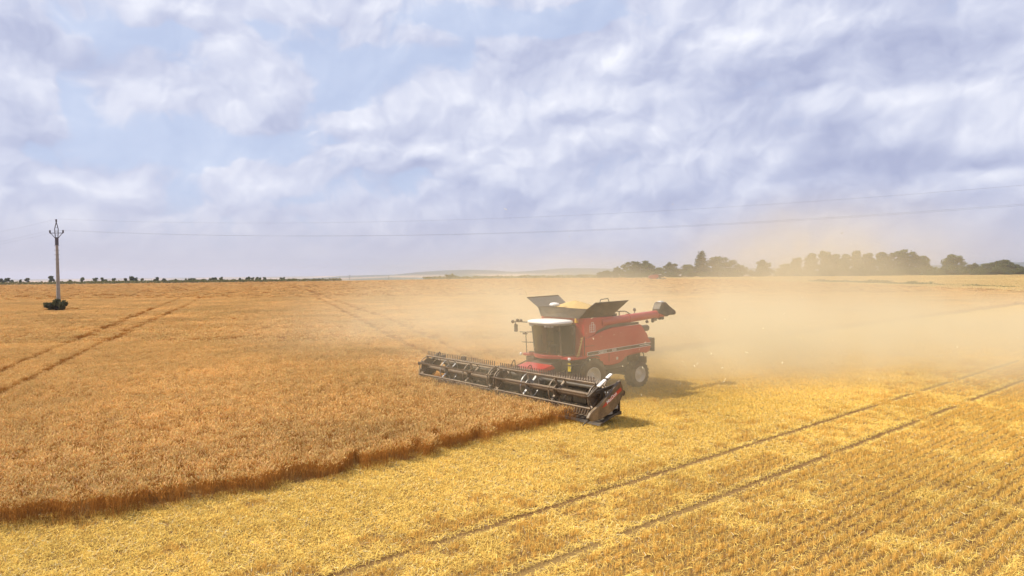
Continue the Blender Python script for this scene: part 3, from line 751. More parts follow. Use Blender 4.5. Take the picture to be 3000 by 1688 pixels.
plant('round_bush', 'bush', 2, 'weed', ground_at(1320, 640), height_to(1320, 801, 640), 1.25, 'single round bush on the skyline in the middle of the photo', 'bush', None, 900, .11)
# dark crop strip and verges (nobody could count the plants)
def strip(name, line, width, h, dens, leafm, size, label, cat, seed):
    rs = np.random.RandomState(seed); P = []
    for a, b in zip(line[:-1], line[1:]):
        L = (b - a).length; n = int(L * dens); t_ = rs.rand(n); q = (b - a).normalized(); nrm = Vector((q.y, -q.x, 0)) * -1
        wv = (rs.rand(n) - .5) * width; x = a.x + (b.x - a.x) * t_ + nrm.x * wv; y = a.y + (b.y - a.y) * t_ + nrm.y * wv
        hh = h * (.55 + .9 * vnoise(x, y, 4.5, seed)); P.append(np.c_[x, y, hh * rs.rand(n) ** .7])
    V, F, C = leaf_cloud(np.concatenate(P), size, seed); return tag(quads_mesh(name, V, F, C, M[leafm]), label, cat, None, 'stuff')
strip('maize_strip', [ground_at(-60, 470), ground_at(300, 490), ground_at(640, 505), ground_at(1000, 535)], 16, 1.7, 28, 'weed', .5, 'dark green strip of tall crop along the far left field edge', 'crop strip', 41)
strip('hedge_strip', [ground_at(150, 512), ground_at(640, 520), ground_at(900, 540)], 6, 1.5, 14, 'leaf', .5, 'dark hedge row behind the far left field edge', 'hedge', 42)
strip('field_margin', [ground_at(1240, 598), ground_at(1480, 596), ground_at(1760, 585), ground_at(1880, 578)], 8, 2.2, 22, 'weed', .6, 'green margin under the hills between the crop and the wood', 'field margin', 43)
v_line = []
for u, v in ((2380, 826), (2480, 829), (2600, 832.5), (2720, 836), (2860, 841), (3010, 847), (3200, 855)):
    v_line.append(gp(u, v + 3, 0))
strip('grass_verge', v_line[:4], 5, 1.3, 60, 'weed', .28, 'green grassy verge between the stubble and the pale field', 'grass', 44)
strip('weed_tufts', v_line[3:], 4, .8, 22, 'weed', .22, 'sparse weeds along the verge towards the right edge', 'weeds', 45)

# ------------------------------------------------------------------ power pole, its shrub and wires
pole_top = at(165, 646, POLE.y)
PH = pole_top.z
pole = empty('utility_pole', POLE, 0, 'concrete power pole with a steel head standing in the standing crop', 'power pole')
SH = PH / 16.5
pole.rotation_euler = (0, math.radians(-.25), 0)
q = MB(); q.tube([(0, 0, -.3), (0, 0, 6 * SH), (0, 0, 13.3 * SH)], .34, 14, True, .19); q.build('shaft', M['concrete'], pole)
q = MB(); q.tube([(0, 0, 12.1 * SH), (0, 0, 13.5 * SH)], .27, 10, True); q.build('collar', M['galv'], pole)
hd = MB()
zt, zc, zb = 16.2 * SH, 14.25 * SH, 13.3 * SH
for s_ in (-1, 1):
    hd.tube([(s_ * .22, 0, zb), (s_ * .30, 0, 15.0 * SH), (s_ * .16, 0, 15.6 * SH), (0, 0, zt)], .065, 6)
    hd.tube([(s_ * .22, 0, zb), (s_ * .8, 0, zc - .2), (s_ * 1.1, 0, zc)], .05, 6)
for z_ in (13.9, 14.6, 15.2): hd.tube([(-.29, 0, z_ * SH), (.29, 0, z_ * SH)], .03, 5)
hd.build('head_frame', M['galv'], pole)
q = MB(); q.bar((-1.14, 0, zc), (1.14, 0, zc), .10, .10); q.build('crossarm', M['galv'], pole)
INS = [(0, 0, zt), (-1.10, 0, zc), (1.10, 0, zc)]
for p_ in INS:
    q = MB(); q.lathe([(0, .05), (.06, .15), (.14, .08), (.20, .16), (.30, .09), (.36, .14), (.46, .12), (.5, .0)], p_, 'z', 10); q.build('insulator', M['porcelain'], pole)
for z_ in (12.0, 11.2, 10.4, 9.6):
    q = MB(); q.bar((-.48, .0, z_ * SH), (.42, 0, z_ * SH), .05, .05); q.build('step_bar', M['galv'], pole)
def cable(a, b, sag, label):
    n = 40; pts = [Vector(a).lerp(Vector(b), i / n) - Vector((0, 0, sag * 4 * (i / n) * (1 - i / n))) for i in range(n + 1)]
    q = MB(); q.tube(pts, .007, 5); return tag(q.build('power_cable', M['wire']), label, 'cable', 'cables of the power line')
RP = Vector((92, 63, 0)); LP = Vector((-165, 135, 0))
axis = Vector((.6, .8, 0))
for i, (p_, nm) in enumerate(zip(INS, ('top', 'left', 'right'))):
    a = Vector((POLE.x + p_[0], POLE.y + p_[1], p_[2] + .52))
    off = Vector((.45, 1.3, 0)) * (p_[0] / 1.1) * .9
    zr = 17.9 if i == 0 else 15.7
    cable(a, RP + off + Vector((0, 0, zr)), 3.3, {'top': 'highest cable running right from the pole top over the field', 'left': 'lower cable running right from the left arm of the pole', 'right': 'lower cable running right from the right arm of the pole'}[nm])
    cable(a, LP + off + Vector((0, 0, zr - 2.2)), 4.2, {'top': 'highest cable running left from the pole top to the photo edge', 'left': 'lower cable running left from the left arm of the pole', 'right': 'lower cable running left from the right arm of the pole'}[nm])
plant('shrub', 'bush', 0, 'shrub', Vector((POLE.x, POLE.y - .9, 0)), 2.6, .82, 'dark green shrub around the foot of the power pole', 'shrub', None, 2600, .075, 'stem', 'foliage')
for u, v in ((1025, 805), (1139, 806)):
    p_ = ground_at(u, 600); r_ = empty('distant_pole', p_, 0, 'thin dark pole on the skyline before the hills, %s' % ('the taller left one' if u < 1100 else 'the fainter right one'), 'power pole', 'distant poles')
    h_ = height_to(u, v, 600); q = MB(); q.tube([(0, 0, 0), (0, 0, h_)], .16, 6, True, .12); q.build('shaft', M['galv'], r_)
    q = MB(); q.bar((-.9, 0, h_ - .5), (.9, 0, h_ - .5), .12, .12); q.build('crossarm', M['galv'], r_)

# ------------------------------------------------------------------ lettering
def lettering(name, txt, size, m, parent, origin, xdir, ydir, depth=.006, bold=.0, shear=0.0):
    cu = bpy.data.curves.new(name, 'FONT'); cu.body = txt; cu.size = size; cu.extrude = depth / 2; cu.offset = bold; cu.shear = shear
    tmp = bpy.data.objects.new(name, cu); COL.objects.link(tmp)
    dg = bpy.context.evaluated_depsgraph_get(); me = bpy.data.meshes.new_from_object(tmp.evaluated_get(dg))
    bpy.data.objects.remove(tmp); me.materials.clear(); me.materials.append(m)
    X = Vector(xdir).normalized(); Y = Vector(ydir).normalized(); Z = X.cross(Y)
    mm = Matrix((X, Y, Z)).transposed().to_4x4(); mm.translation = Vector(origin); me.transform(mm)
    me.name = name; o = bpy.data.objects.new(name, me); COL.objects.link(o); o.parent = parent; return o

# ------------------------------------------------------------------ the combine harvester (x forward, y to its left)
CB = empty('combine_harvester', (O0.x, O0.y, 0), PI + TH, 'large red combine harvester with a wide dark reel header cutting the crop', 'combine harvester')
q = MB(); q.box((-4.0, -.62, .75), (1.3, .62, 1.9)); q.box((-.35, -1.1, .8), (.35, 1.1, 1.2)); q.box((-4.15, -1.0, .6), (-3.75, 1.0, .9)); q.box((-4.9, -.75, 1.3), (-3.9, .75, 2.3))
q.box((-3.2, -1.2, 1.15), (-1.2, 1.2, 1.75))
q.build('chassis', M['black'], CB, .03)
q = MB(); q.prism([(.45, 2.02), (.45, 3.98), (-1.75, 3.98), (-2.0, 3.55), (-2.6, 3.5), (-2.6, 2.02)], -1.58, 1.58); q.build('grain_tank', M['red2'], CB, .05)
q = MB(); q.prism([(-2.6, 1.75), (-2.6, 3.4), (-3.7, 3.36), (-4.15, 3.1), (-4.55, 2.4), (-4.5, 1.9)], -1.42, 1.42); q.build('engine_hood', M['red'], CB, .06)
SHIELD = [(.66, 2.02), (.66, 2.90), (.2, 3.0), (-.2, 3.11), (-.75, 3.27), (-1.25, 3.37), (-1.64, 3.42), (-2.71, 3.43), (-3.75, 3.45), (-3.90, 3.33), (-4.32, 2.88), (-4.42, 2.66), (-4.64, 2.44), (-4.64, 2.22),
          (-4.50, 1.96), (-4.21, 1.88), (-3.68, 1.97), (-3.2, 2.0), (-2.85, 1.90), (-2.51, 1.78), (-2.25, 1.62), (-2.07, 1.55), (-1.6, 1.49), (-1.19, 1.49), (-.72, 1.56), (-.63, 1.70), (-.42, 1.86), (-.21, 1.93), (.3, 1.99)]
for s_ in (1, -1):
    q = MB(); q.prism(SHIELD, s_ * 1.60, s_ * 1.70); pn = q.build('side_panel', M['red2'], CB, .02)
    if s_ < 0: continue
    def zt_(x): return 2.28 + (2.43 - 2.28) * (.36 - x) / 5.0
    def zb_(x): return 2.105 + (2.26 - 2.105) * (.36 - x) / 5.0
    q = MB(); q.prism([(.36, zb_(.36)), (.36, zt_(.36)), (-4.60, zt_(-4.60)), (-4.60, zb_(-4.60))], 1.69, 1.704); q.build('stripe', M['black'], pn)
    q = MB()
    for a_, b_ in (((.36, zt_(.36)), (-4.6, zt_(-4.6))), ((.36, zb_(.36)), (-4.6, zb_(-4.6)))): q.bar((a_[0], 1.706, a_[1]), (b_[0], 1.706, b_[1]), .006, .022)
    q.bar((.36, 1.706, zb_(.36)), (.36, 1.706, zt_(.36)), .006, .022); q.bar((-3.66, 1.708, (zb_(-3.66) + zt_(-3.66)) / 2), (-4.5, 1.708, (zb_(-4.5) + zt_(-4.5)) / 2), .006, .030)
    q.build('stripe_outline', M['white'], pn)
    sl = (zb_(-1) - zb_(0)); xd = Vector((-1, 0, sl)); yd = Vector((sl, 0, 1))
    lettering('lettering', 'CASE IH', .165, M['white'], pn, (-.46, 1.706, zb_(-.46) + .028), xd, yd, .006, .004)
    lettering('model_number', '8250', .165, M['white'], pn, (-1.48, 1.706, zb_(-1.48) + .028), xd, yd, .006, .002)
    q = MB(); q.box((-1.26, 1.699, 1.70), (-1.22, 1.706, 2.1)); q.build('panel_seam', M['black'], pn)
    q = MB(); q.lathe([(0, .0), (0, .085)], (-1.86, 1.704, 1.80), 'y', 20); q.lathe([(.001, .05), (.001, .085)], (-1.86, 1.705, 1.80), 'y', 20); q.build('badge', M['rim'], pn)
q = MB(); q.prism([(-.30, 3.10), (-.8, 3.27), (-1.3, 3.38), (-1.64, 3.43), (-2.7, 3.44), (-3.7, 3.46), (-3.7, 3.58), (-2.2, 3.60), (-1.2, 3.52), (-.5, 3.30)], 1.585, 1.62); q.build('painted_shade', M['black'], CB)  # black strip above the side panel, painting in the shade below the auger
q = MB()
for i in range(7): q.box((-2.75 - .09 * i, 1.425, 2.9), (-2.70 - .09 * i, 1.45, 3.3))
q.build('grille', M['black'], CB)
# emblem on the tank side: an I over an H, drawn in outline
q = MB()
def outline(pts, y_):
    for a_, b_ in zip(pts, pts[1:] + pts[:1]): q.bar((a_[0], y_, a_[1]), (b_[0], y_, b_[1]), .010, .020)
outline([(.05, 3.26), (.05, 3.62), (-.33, 3.62), (-.33, 3.26)], 1.587)
outline([(-.07, 3.27), (-.07, 3.74), (-.215, 3.74), (-.215, 3.27)], 1.592)
for z_ in (3.40, 3.50): q.bar((.05, 1.587, z_), (-.33, 1.587, z_), .010, .012)
q.build('emblem', M['white'], CB)
# covers of the grain tank, opened
BT = [(.62, -1.42, 3.97), (.62, 1.42, 3.97), (-1.70, 1.42, 3.97), (-1.70, -1.42, 3.97)]
def plate(name, pts, th_, m, parent):
    pts = [Vector(p) for p in pts]; nrm = (pts[1] - pts[0]).cross(pts[2] - pts[0]).normalized() * th_
    n = len(pts); q = MB(); q.add(pts + [p + nrm for p in pts], [tuple(range(n)), tuple(range(2 * n - 1, n - 1, -1))] + [(i, (i + 1) % n, (i + 1) % n + n, i + n) for i in range(n)])
    return q.build(name, m, parent)
plate('tank_flap', [BT[1], (.55, 1.95, 4.46), (.08, 2.0, 4.72), (-2.45, 1.95, 4.76), (-1.72, 1.44, 3.97)], .03, M['tank'], CB)
fl = plate('tank_flap', [(-1.70, -1.42, 3.97), (-1.62, -1.9, 4.62), (-1.18, -1.95, 4.98), (1.12, -1.92, 4.93), (.55, -1.72, 4.42), BT[0]], .03, M['flap'], CB)
fl['label'] = 'pale lit inner face of the opened tank cover'
plate('tank_flap', [BT[0], (.52, -1.74, 4.47), (.60, -.6, 4.50), (.62, .8, 4.47), (.58, 1.93, 4.46), BT[1]], .03, M['tank'], CB)
plate('tank_flap', [BT[2], (-2.05, 1.8, 4.55), (-1.95, .4, 4.40), (-1.75, -1.7, 4.55), BT[3]], .03, M['tank'], CB)
q = MB(); q.bar((.08, 2.0, 4.735), (-2.45, 1.95, 4.775), .05, .05); q.tube([(-.35, 1.9, 4.72), (-.42, 1.9, 4.90), (-.95, 1.9, 4.93), (-1.05, 1.9, 4.74)], .022, 6)
q.build('cover_frame', M['black'], CB)
q = MB(); q.bar((-1.18, -1.95, 5.0), (1.12, -1.92, 4.95), .06, .06); q.build('cover_frame', M['black'], CB)
q = MB(); q.lathe([(0, .26), (.05, .27), (.11, .22), (.14, .10), (.145, 0)], (.40, -.6, 4.56), 'z', 20); q.tube([(.40, -.6, 3.9), (.40, -.6, 4.57)], .035, 8); q.build('receiver', M['white'], CB)
# unloading auger
AX0, AX1 = Vector((-.85, 1.42, 3.68)), Vector((-6.15, 1.52, 3.96))
q = MB(); q.tube([AX0, AX0.lerp(AX1, .5), AX1], .235, 24, True, .205); au = q.build('auger_tube', M['red'], CB)
q = MB(); q.tube([AX0.lerp(AX1, .40), AX0.lerp(AX1, .415)], .25, 24); q.build('auger_flange', M['red2'], au); q = MB(); q.tube([AX0.lerp(AX1, .855), AX0.lerp(AX1, .87)], .235, 24); q.build('auger_flange', M['red2'], au)
q = MB(); q.prism([(-5.28, 3.98), (-5.30, 4.20), (-5.46, 4.50), (-5.62, 4.57), (-5.88, 4.56), (-6.10, 4.40), (-6.72, 4.06), (-6.78, 3.96), (-6.70, 3.84), (-6.15, 3.83), (-6.0, 3.76)], 1.26, 1.78)
q.build('spout', M['black'], au, .04)
q = MB(); q.box((-5.86, 1.38, 4.55), (-5.62, 1.62, 4.63)); q.build('spout_lamp', M['white'], au)
for x_ in (-4.55, -5.05):
    q = MB(); q.tube([(x_, 1.5, 3.74), (x_, 1.5, 3.52)], .02, 6); q.lathe([(-.06, .02), (-.05, .07), (.05, .08), (.06, .02)], (x_, 1.5, 3.54), 'x', 10); q.build('auger_lamp', M['black'], au)
q = MB(); q.box((-5.3, 1.42, 3.56), (-5.0, 1.58, 3.80)); q.tube([(-5.2, 1.5, 3.62), (-5.75, 1.5, 3.70)], .018, 6); q.box((-5.9, 1.4, 3.6), (-5.6, 1.6, 3.78)); q.build('auger_bracket', M['black'], au)
q = MB(); q.tube([(-1.8, 1.2, 3.9), (-1.85, 1.2, 4.22), (-2.25, 1.25, 4.20), (-2.9, 1.4, 4.18), (-3.2, 1.45, 4.02)], .03, 6); q.tube([(-1.95, 1.2, 3.9), (-2.05, 1.2, 4.28)], .05, 6); q.tube([(-2.5, 1.3, 3.9), (-2.5, 1.3, 4.18)], .03, 6)
q.box((-2.2, 1.1, 3.9), (-1.9, 1.4, 4.1)); q.tube([(-1.75, 1.0, 4.0), (-1.9, 1.1, 4.25), (-2.1, 1.2, 4.05)], .04, 6); q.build('hydraulic_lines', M['black'], CB)
q = MB(); q.lathe([(0, .0), (0, .10), (.02, .10), (.02, 0)], (-3.75, 1.3, 4.22), 'x', 12); q.tube([(-3.75, 1.3, 4.0), (-3.75, 1.3, 4.2)], .02, 6); q.build('marker_disc', M['darkgrey'], CB)
# engine bay fittings
q = MB(); q.tube([(-3.6, 1.0, 3.14), (-5.12, 1.0, 3.14)], .175, 20); q.lathe([(0, .175), (-.06, .16), (-.12, .10), (-.14, 0)], (-5.12, 1.0, 3.14), 'x', 20); q.build('air_filter', M['black'], CB)
q = MB(); q.tube([(-4.2, -.6, 3.0), (-4.3, -.6, 3.75)], .09, 12); q.build('exhaust_pipe', M['steel'], CB)
q = MB(); q.box((-5.60, -1.15, 2.10), (-4.6, 1.2, 2.58)); q.prism([(-5.2, 2.1), (-5.60, 2.1), (-5.60, 1.82), (-5.48, 1.82), (-5.3, 2.0)], .9, 1.2); q.prism([(-5.2, 2.1), (-5.60, 2.1), (-5.60, 1.82), (-5.48, 1.82), (-5.3, 2.0)], -1.15, -.9); q.build('straw_chopper', M['black'], CB, .03)
q = MB(); q.tube([(-4.35, 1.3, 1.9), (-4.5, 1.3, 1.75), (-4.6, 1.25, 1.3)], .03, 6); q.box((-4.75, .95, 1.25), (-4.5, 1.3, 1.6)); q.build('rear_step', M['black'], CB)
# wheels
def wheel(name, c, R, wdt, rimr, side, lugs):
    wl = empty(name, c); wl.parent = CB
    q = MB(); hw = wdt / 2
    q.lathe([(-hw * .80, rimr), (-hw * .98, rimr + .10), (-hw, R - .18), (-hw * .86, R - .05), (-hw * .4, R - .03), (hw * .4, R - .03), (hw * .86, R - .05), (hw, R - .18), (hw * .98, rimr + .10), (hw * .80, rimr)], (0, 0, 0), 'y', 44)
    for j in range(lugs):
        for s_ in (-1, 1):
            a = 2 * PI * (j + (.5 if s_ > 0 else 0)) / lugs; a2 = a + .16
            p0 = Vector((math.cos(a) * (R - .03), s_ * hw * .05, math.sin(a) * (R - .03))); p1 = Vector((math.cos(a2) * (R - .055), s_ * hw * .95, math.sin(a2) * (R - .055)))
            q.bar(p0, p1, .06, .07, (math.cos(a), 0, math.sin(a)))
    q.build('tyre', M['tyre'], wl)
    q = MB(); f = side
    q.lathe([(f * hw * .80, rimr + .015), (f * hw * .92, rimr + .01), (f * hw * .90, rimr - .03), (f * hw * .45, rimr - .07), (f * hw * .38, rimr * .55), (f * hw * .55, rimr * .45), (f * hw * .58, .14), (f * hw * .75, .12), (f * hw * .76, 0)], (0, 0, 0), 'y', 36)
    q.lathe([(-f * hw * .80, rimr + .01), (-f * hw * .5, rimr - .05), (-f * hw * .4, 0)], (0, 0, 0), 'y', 24)
    q.build('rim', M['rim'], wl)
for s_ in (1, -1):
    wheel('front_wheel', (0, s_ * 1.42, 1.0), 1.0, .84, .50, s_, 22)
    wheel('rear_wheel', (-3.92, s_ * 1.28, .73), .73, .60, .41, s_, 20)
    q = MB(); n_ = 12
    for i in range(n_):
        a0, a1 = PI * (.02 + .62 * i / n_), PI * (.02 + .62 * (i + 1) / n_)
        q.bar((math.cos(a0) * 1.07, s_ * 1.5, 1.0 + math.sin(a0) * 1.07), (math.cos(a1) * 1.07, s_ * 1.5, 1.0 + math.sin(a1) * 1.07), .62, .04, (math.cos(a0), 0, math.sin(a0)))
    q.build('mudguard', M['darkgrey'], CB)
# cab
cab = empty('cab', (0, 0, 0)); cab.parent = CB
def ring(z, f, yo=.0):
    pts = []
    for i in range(9):
        tt = -1 + 2 * i / 8; pts.append((f + .36 * (1 - tt * tt) - .0, tt * (.95 + yo), z))
    return pts
lo, hi = ring(2.16, 1.46), ring(3.64, 1.62, .06)
q = MB(); q.add(lo + hi, [(i, i + 1, i + 10, i + 9) for i in range(8)], True); q.build('windscreen', M['glass'], cab)
for s_ in (1, -1):
    q = MB(); q.add([(1.44, s_ * .965, 2.16), (.62, s_ * .98, 2.16), (.62, s_ * 1.03, 3.64), (1.60, s_ * 1.02, 3.64)], [(0, 1, 2, 3)])
    sw = q.build('side_window', M['glass'], cab); sm = sw.modifiers.new('th', 'SOLIDIFY'); sm.thickness = .012
    q = MB(); q.bar((1.45, s_ * .96, 2.1), (1.61, s_ * 1.02, 3.66), .06, .06); q.bar((.58, s_ * .97, 2.1), (.58, s_ * 1.03, 3.66), .10, .08); q.bar((1.45, s_ * .97, 2.14), (.58, s_ * .98, 2.14), .05, .07); q.build('pillar', M['black'], cab)
q = MB(); q.box((.48, -.95, 2.12), (.56, .95, 3.64)); q.build('rear_wall', M['lining'], cab)
q = MB(); q.box((.75, -.28, 2.45), (1.2, .28, 2.58)); q.box((.70, -.26, 2.58), (.82, .26, 3.25)); q.box((.85, -.2, 2.14), (1.1, .2, 2.45)); q.build('seat', M['seat'], cab, .03)
q = MB(); q.tube([(1.5, 0, 2.16), (1.38, 0, 2.75)], .05, 8); q.lathe([(0, .18), (.02, .20), (.04, .18)], (1.36, 0, 2.76), 'z', 18); q.build('steering_wheel', M['seat'], cab)
q = MB(); q.bar((1.25, -.75, 2.95), (1.3, -.55, 2.95), .05, .26); q.tube([(1.15, -.7, 2.4), (1.25, -.66, 2.9)], .02, 6); q.build('monitor', M['darkgrey'], cab)
q = MB()
sup = []
for i in range(40):
    a = 2 * PI * i / 40; c_, s2 = math.cos(a), math.sin(a); ex = 2 / 3.6
    sup.append((math.copysign(abs(c_) ** ex, c_), math.copysign(abs(s2) ** ex, s2)))
prof = [(3.64, .93), (3.70, .97), (3.735, .985)]
vs = []
for z_, k_ in prof: vs += [(1.28 + .84 * k_ * a, 1.12 * k_ * b_, z_) for a, b_ in sup]
q.add(vs, [(i * 40 + j, i * 40 + (j + 1) % 40, (i + 1) * 40 + (j + 1) % 40, (i + 1) * 40 + j) for i in range(2) for j in range(40)] + [tuple(range(39, -1, -1))]); q.build('roof_rim', M['grey'], cab)
q = MB(); vs = []
prof = [(3.735, .99), (3.79, 1.0), (3.84, .97), (3.875, .85), (3.895, .6), (3.90, .3)]
for z_, k_ in prof: vs += [(1.28 + .86 * k_ * a, 1.14 * k_ * b_, z_) for a, b_ in sup]
q.add(vs, [(i * 40 + j, i * 40 + (j + 1) % 40, (i + 1) * 40 + (j + 1) % 40, (i + 1) * 40 + j) for i in range(5) for j in range(40)] + [tuple(range(200, 240))], True); q.build('roof', M['white'], cab)
q = MB()
for y_ in (-.8, -.62, .45, .62, .8): q.box((2.02 - .25 * y_ * y_, y_ - .07, 3.56), (2.10 - .25 * y_ * y_, y_ + .07, 3.66))
q.build('work_lights', M['grey'], cab, .01)
q = MB(); q.lathe([(0, .05), (.08, .05), (.12, .03), (.13, 0)], (.62, 1.16, 3.84), 'z', 12); q.box((.50, 1.12, 3.74), (.66, 1.22, 3.86)); q.build('beacon', M['amber'], cab)
for s_, y_, x_ in ((-1, -2.02, 1.86), (1, 1.34, .98)):
    q = MB(); q.box((x_ - .06, y_ - .11, 3.18), (x_ + .02, y_ + .11, 3.58)); mi = q.build('mirror', M['black'], CB, .02)
    if s_ < 0:
        q = MB(); q.tube([(1.9, -1.05, 3.74), (1.95, -1.5, 3.74), (1.9, -2.02, 3.72), (1.86, -2.02, 3.55)], .03, 6)
        q.lathe([(-.05, .0), (-.04, .08), (.05, .09), (.06, 0)], (1.98, -1.72, 3.80), 'x', 10); q.lathe([(-.05, .0), (-.04, .08), (.05, .09), (.06, 0)], (1.98, -2.10, 3.72), 'x', 10); q.lathe([(-.05, .0), (-.04, .07), (.05, .08), (.06, 0)], (1.98, -1.45, 3.80), 'x', 10)
    else:
        q = MB(); q.tube([(.9, 1.05, 3.6), (.98, 1.34, 3.6), (.98, 1.34, 3.5)], .022, 6); q.box((.85, 1.1, 3.50), (.95, 1.3, 3.62))
    q.build('mirror_arm', M['black'], mi)
# platform, rails, ladder
dk = [(.45, -1.62), (1.72, -1.62), (1.78, -1.5), (1.70, -1.1)]
for i in range(9):
    tt = -1 + 2 * i / 8; dk.append((1.52 + .46 * (1 - tt * tt), tt * .98))
dk += [(1.55, 1.2), (1.55, 1.62), (1.50, 1.74), (.45, 1.74)]
q = MB(); q.prism(dk, 1.98, 2.10, 'z'); q.build('platform', M['red'], CB, .02)
q = MB(); pts = [(x_ + .02, y_, 2.13) for x_, y_ in dk[3:14]]; q.tube(pts, .022, 8); q.build('front_rail', M['red2'], CB)
for y_, x_ in ((-1.66, 1.78), (1.72, 1.60)):
    q = MB(); q.lathe([(-.06, 0), (-.05, .06), (.03, .08), (.05, .07), (.05, 0)], (x_ + .03, y_, 2.06), 'x', 12); q.build('marker_lamp', M['white'], CB)
q = MB(); q.tube([(1.60, -1.45, 2.1), (1.66, -1.45, 3.16)], .024, 6); q.tube([(1.58, -1.0, 3.22), (1.66, -1.45, 3.18), (1.72, -1.85, 3.18)], .024, 6); q.tube([(1.55, -.98, 2.68), (1.62, -1.45, 2.66), (1.66, -1.72, 2.66)], .024, 6); q.box((1.5, -1.75, 3.05), (1.62, -1.5, 3.12)); q.box((1.45, -1.3, 2.1), (1.6, -1.05, 2.2)); q.build('railing', M['black'], CB)
ld = MB()
ld.tube([(.98, 1.72, 2.14), (.74, 1.74, 3.06)], .022, 6); ld.tube([(1.14, 1.74, 2.12), (.86, 1.76, 2.75)], .022, 6)
for i in range(7): f_ = i / 6; ld.bar((1.0 - .24 * f_, 1.70, 2.2 + .80 * f_), (1.08 - .22 * f_, 1.76, 2.22 + .80 * f_), .05, .045)
ld.build('ladder', M['brass'], CB)
q = MB(); q.tube([(.62, 1.76, 2.15), (.62, 1.76, 3.1)], .02, 6); q.tube([(.62, 1.76, 2.6), (-.1, 1.74, 2.6)], .012, 6); q.build('handrail', M['black'], CB)
q = MB(); q.box((1.30, 1.30, 1.36), (1.42, 1.5, 1.98)); q.box((1.0, 1.2, 1.2), (1.35, 1.6, 1.4)); q.box((.9, 1.3, 1.7), (1.5, 1.68, 1.76)); q.build('step_box', M['black'], CB, .02)
q = MB(); q.box((1.42, 1.42, 1.42), (1.445, 1.60, 1.82)); q.build('warning_plate', M['yellow'], CB)
# under the cab: feeder house
q = MB(); q.prism([(.4, 1.15), (.5, 1.85), (1.4, 1.85), (3.05, 1.55), (3.2, .55), (2.9, .40)], -.72, .72); q.build('feeder_house', M['darkgrey'], CB, .03)
q = MB(); q.prism([(2.15, 1.62), (2.35, 1.80), (3.2, 1.64), (3.25, 1.5), (3.2, 1.42)], -.55, 1.30); fh = q.build('feeder_cover', M['red2'], CB, .03)
q = MB(); q.tube([(1.6, 1.1, 1.0), (3.0, .9, .6)], .06, 8); q.tube([(1.6, -1.1, 1.0), (3.0, -.9, .6)], .06, 8); q.tube([(1.0, 1.2, 1.5), (2.2, 1.0, 1.2), (3.1, 1.1, 1.2)], .03, 6); q.tube([(1.9, -.8, 1.9), (2.6, -1.0, 1.6), (3.3, -1.2, 1.3)], .03, 6)
q.build('lift_cylinders', M['black'], CB)
q = MB(); q.box((.7, -1.4, 1.3), (1.7, -.8, 1.95)); q.box((.75, .75, 1.3), (1.25, 1.25, 1.95)); q.build('battery_box', M['black'], CB, .03)

# header: frame, canvas deck, cutter bar, end shields, arms and two reel sections
hdr = MB()
HF = HALF - .22; hdr.box((3.28, -HF, .45), (3.36, HF, 1.18)); hdr.tube([(3.32, -HF, 1.26), (3.32, HF + .2, 1.26)], .12, 12); hdr.box((3.2, -HF, .32), (3.5, HF, .46))
for i in range(15):
    y_ = -6.3 + .9 * i; hdr.bar((3.37, y_, 1.15), (3.37, y_, .5), .05, .06)
hd_o = hdr.build('header_frame', M['black'], CB, .01)
q = MB(); q.hexa([(3.45, -HF, .36), (4.72, -HALF, .15), (4.72, HALF, .15), (3.45, HF, .36), (3.45, -HF, .44), (4.72, -HALF, .19), (4.72, HALF, .19), (3.45, HF, .44)])
for i in range(44):
    y_ = -6.45 + .3 * i
    if abs(y_) > .9: q.bar((3.6, y_, .435), (4.65, y_, .225), .03, .03)
q.build('draper_deck', M['deck'], CB)
q = MB(); q.box((4.72, -HALF, .10), (4.80, HALF, .20))
for i in range(120):
    y_ = -6.55 + .11 * i; q.add([(4.80, y_ - .02, .13), (4.80, y_ + .02, .13), (4.80, y_, .18), (4.93, y_, .14)], [(0, 1, 3), (1, 2, 3), (2, 0, 3)])
q.build('cutter_bar', M['steel'], CB)
ESH = [(3.45, 1.28), (3.53, 1.60), (3.66, 1.84), (3.85, 1.72), (4.3, 1.38), (4.9, 1.0), (5.42, .74), (5.58, .54), (5.32, .38), (4.80, .42), (4.4, .54), (4.03, .70), (3.7, .96)]
for s_ in (1, -1):
    q = MB(); y0_, y1_ = sorted((s_ * (HALF - .02), s_ * (HALF + .13))); q.prism([(min(a_, 4.92), b_) for a_, b_ in ESH] if s_ < 0 else ESH, y0_, y1_); es = q.build('end_shield', M['shield'], CB, .03)
    if s_ > 0:
        q = MB(); q.prism([(3.60, 1.42), (3.66, 1.56), (4.62, 1.02), (4.78, .86), (4.58, .90)], HALF + .125, HALF + .136); st_ = q.build('red_stripe', M['red2'], es)
        dd = Vector((-.96, 0, .54)).normalized(); up_ = Vector((.54, 0, .96)).normalized()
        lettering('lettering', 'MacDon', .20, M['white'], es, (4.50, HALF + .142, .965), dd, up_, .006, .002, .15)
    if s_ < 0: continue
    q = MB(); q.tube([(5.45, s_ * (HALF + .05), .45), (5.70, s_ * (HALF + .05), .36), (5.80, s_ * (HALF + .04), .30)], .05, 8, True, .02); q.build('divider_rod', M['black'], es)
q = MB(); q.box((3.5, 5.6, .62), (4.0, 6.45, 1.0)); q.tube([(3.6, 5.7, 1.15), (3.6, 6.5, 1.22)], .09, 12); q.box((3.9, 6.0, .45), (4.3, 6.5, .85)); q.tube([(3.4, 6.2, 1.2), (4.2, 6.35, 1.0), (4.5, 6.3, .6)], .035, 6); q.build('drive_gearbox', M['grey'], CB, .03)
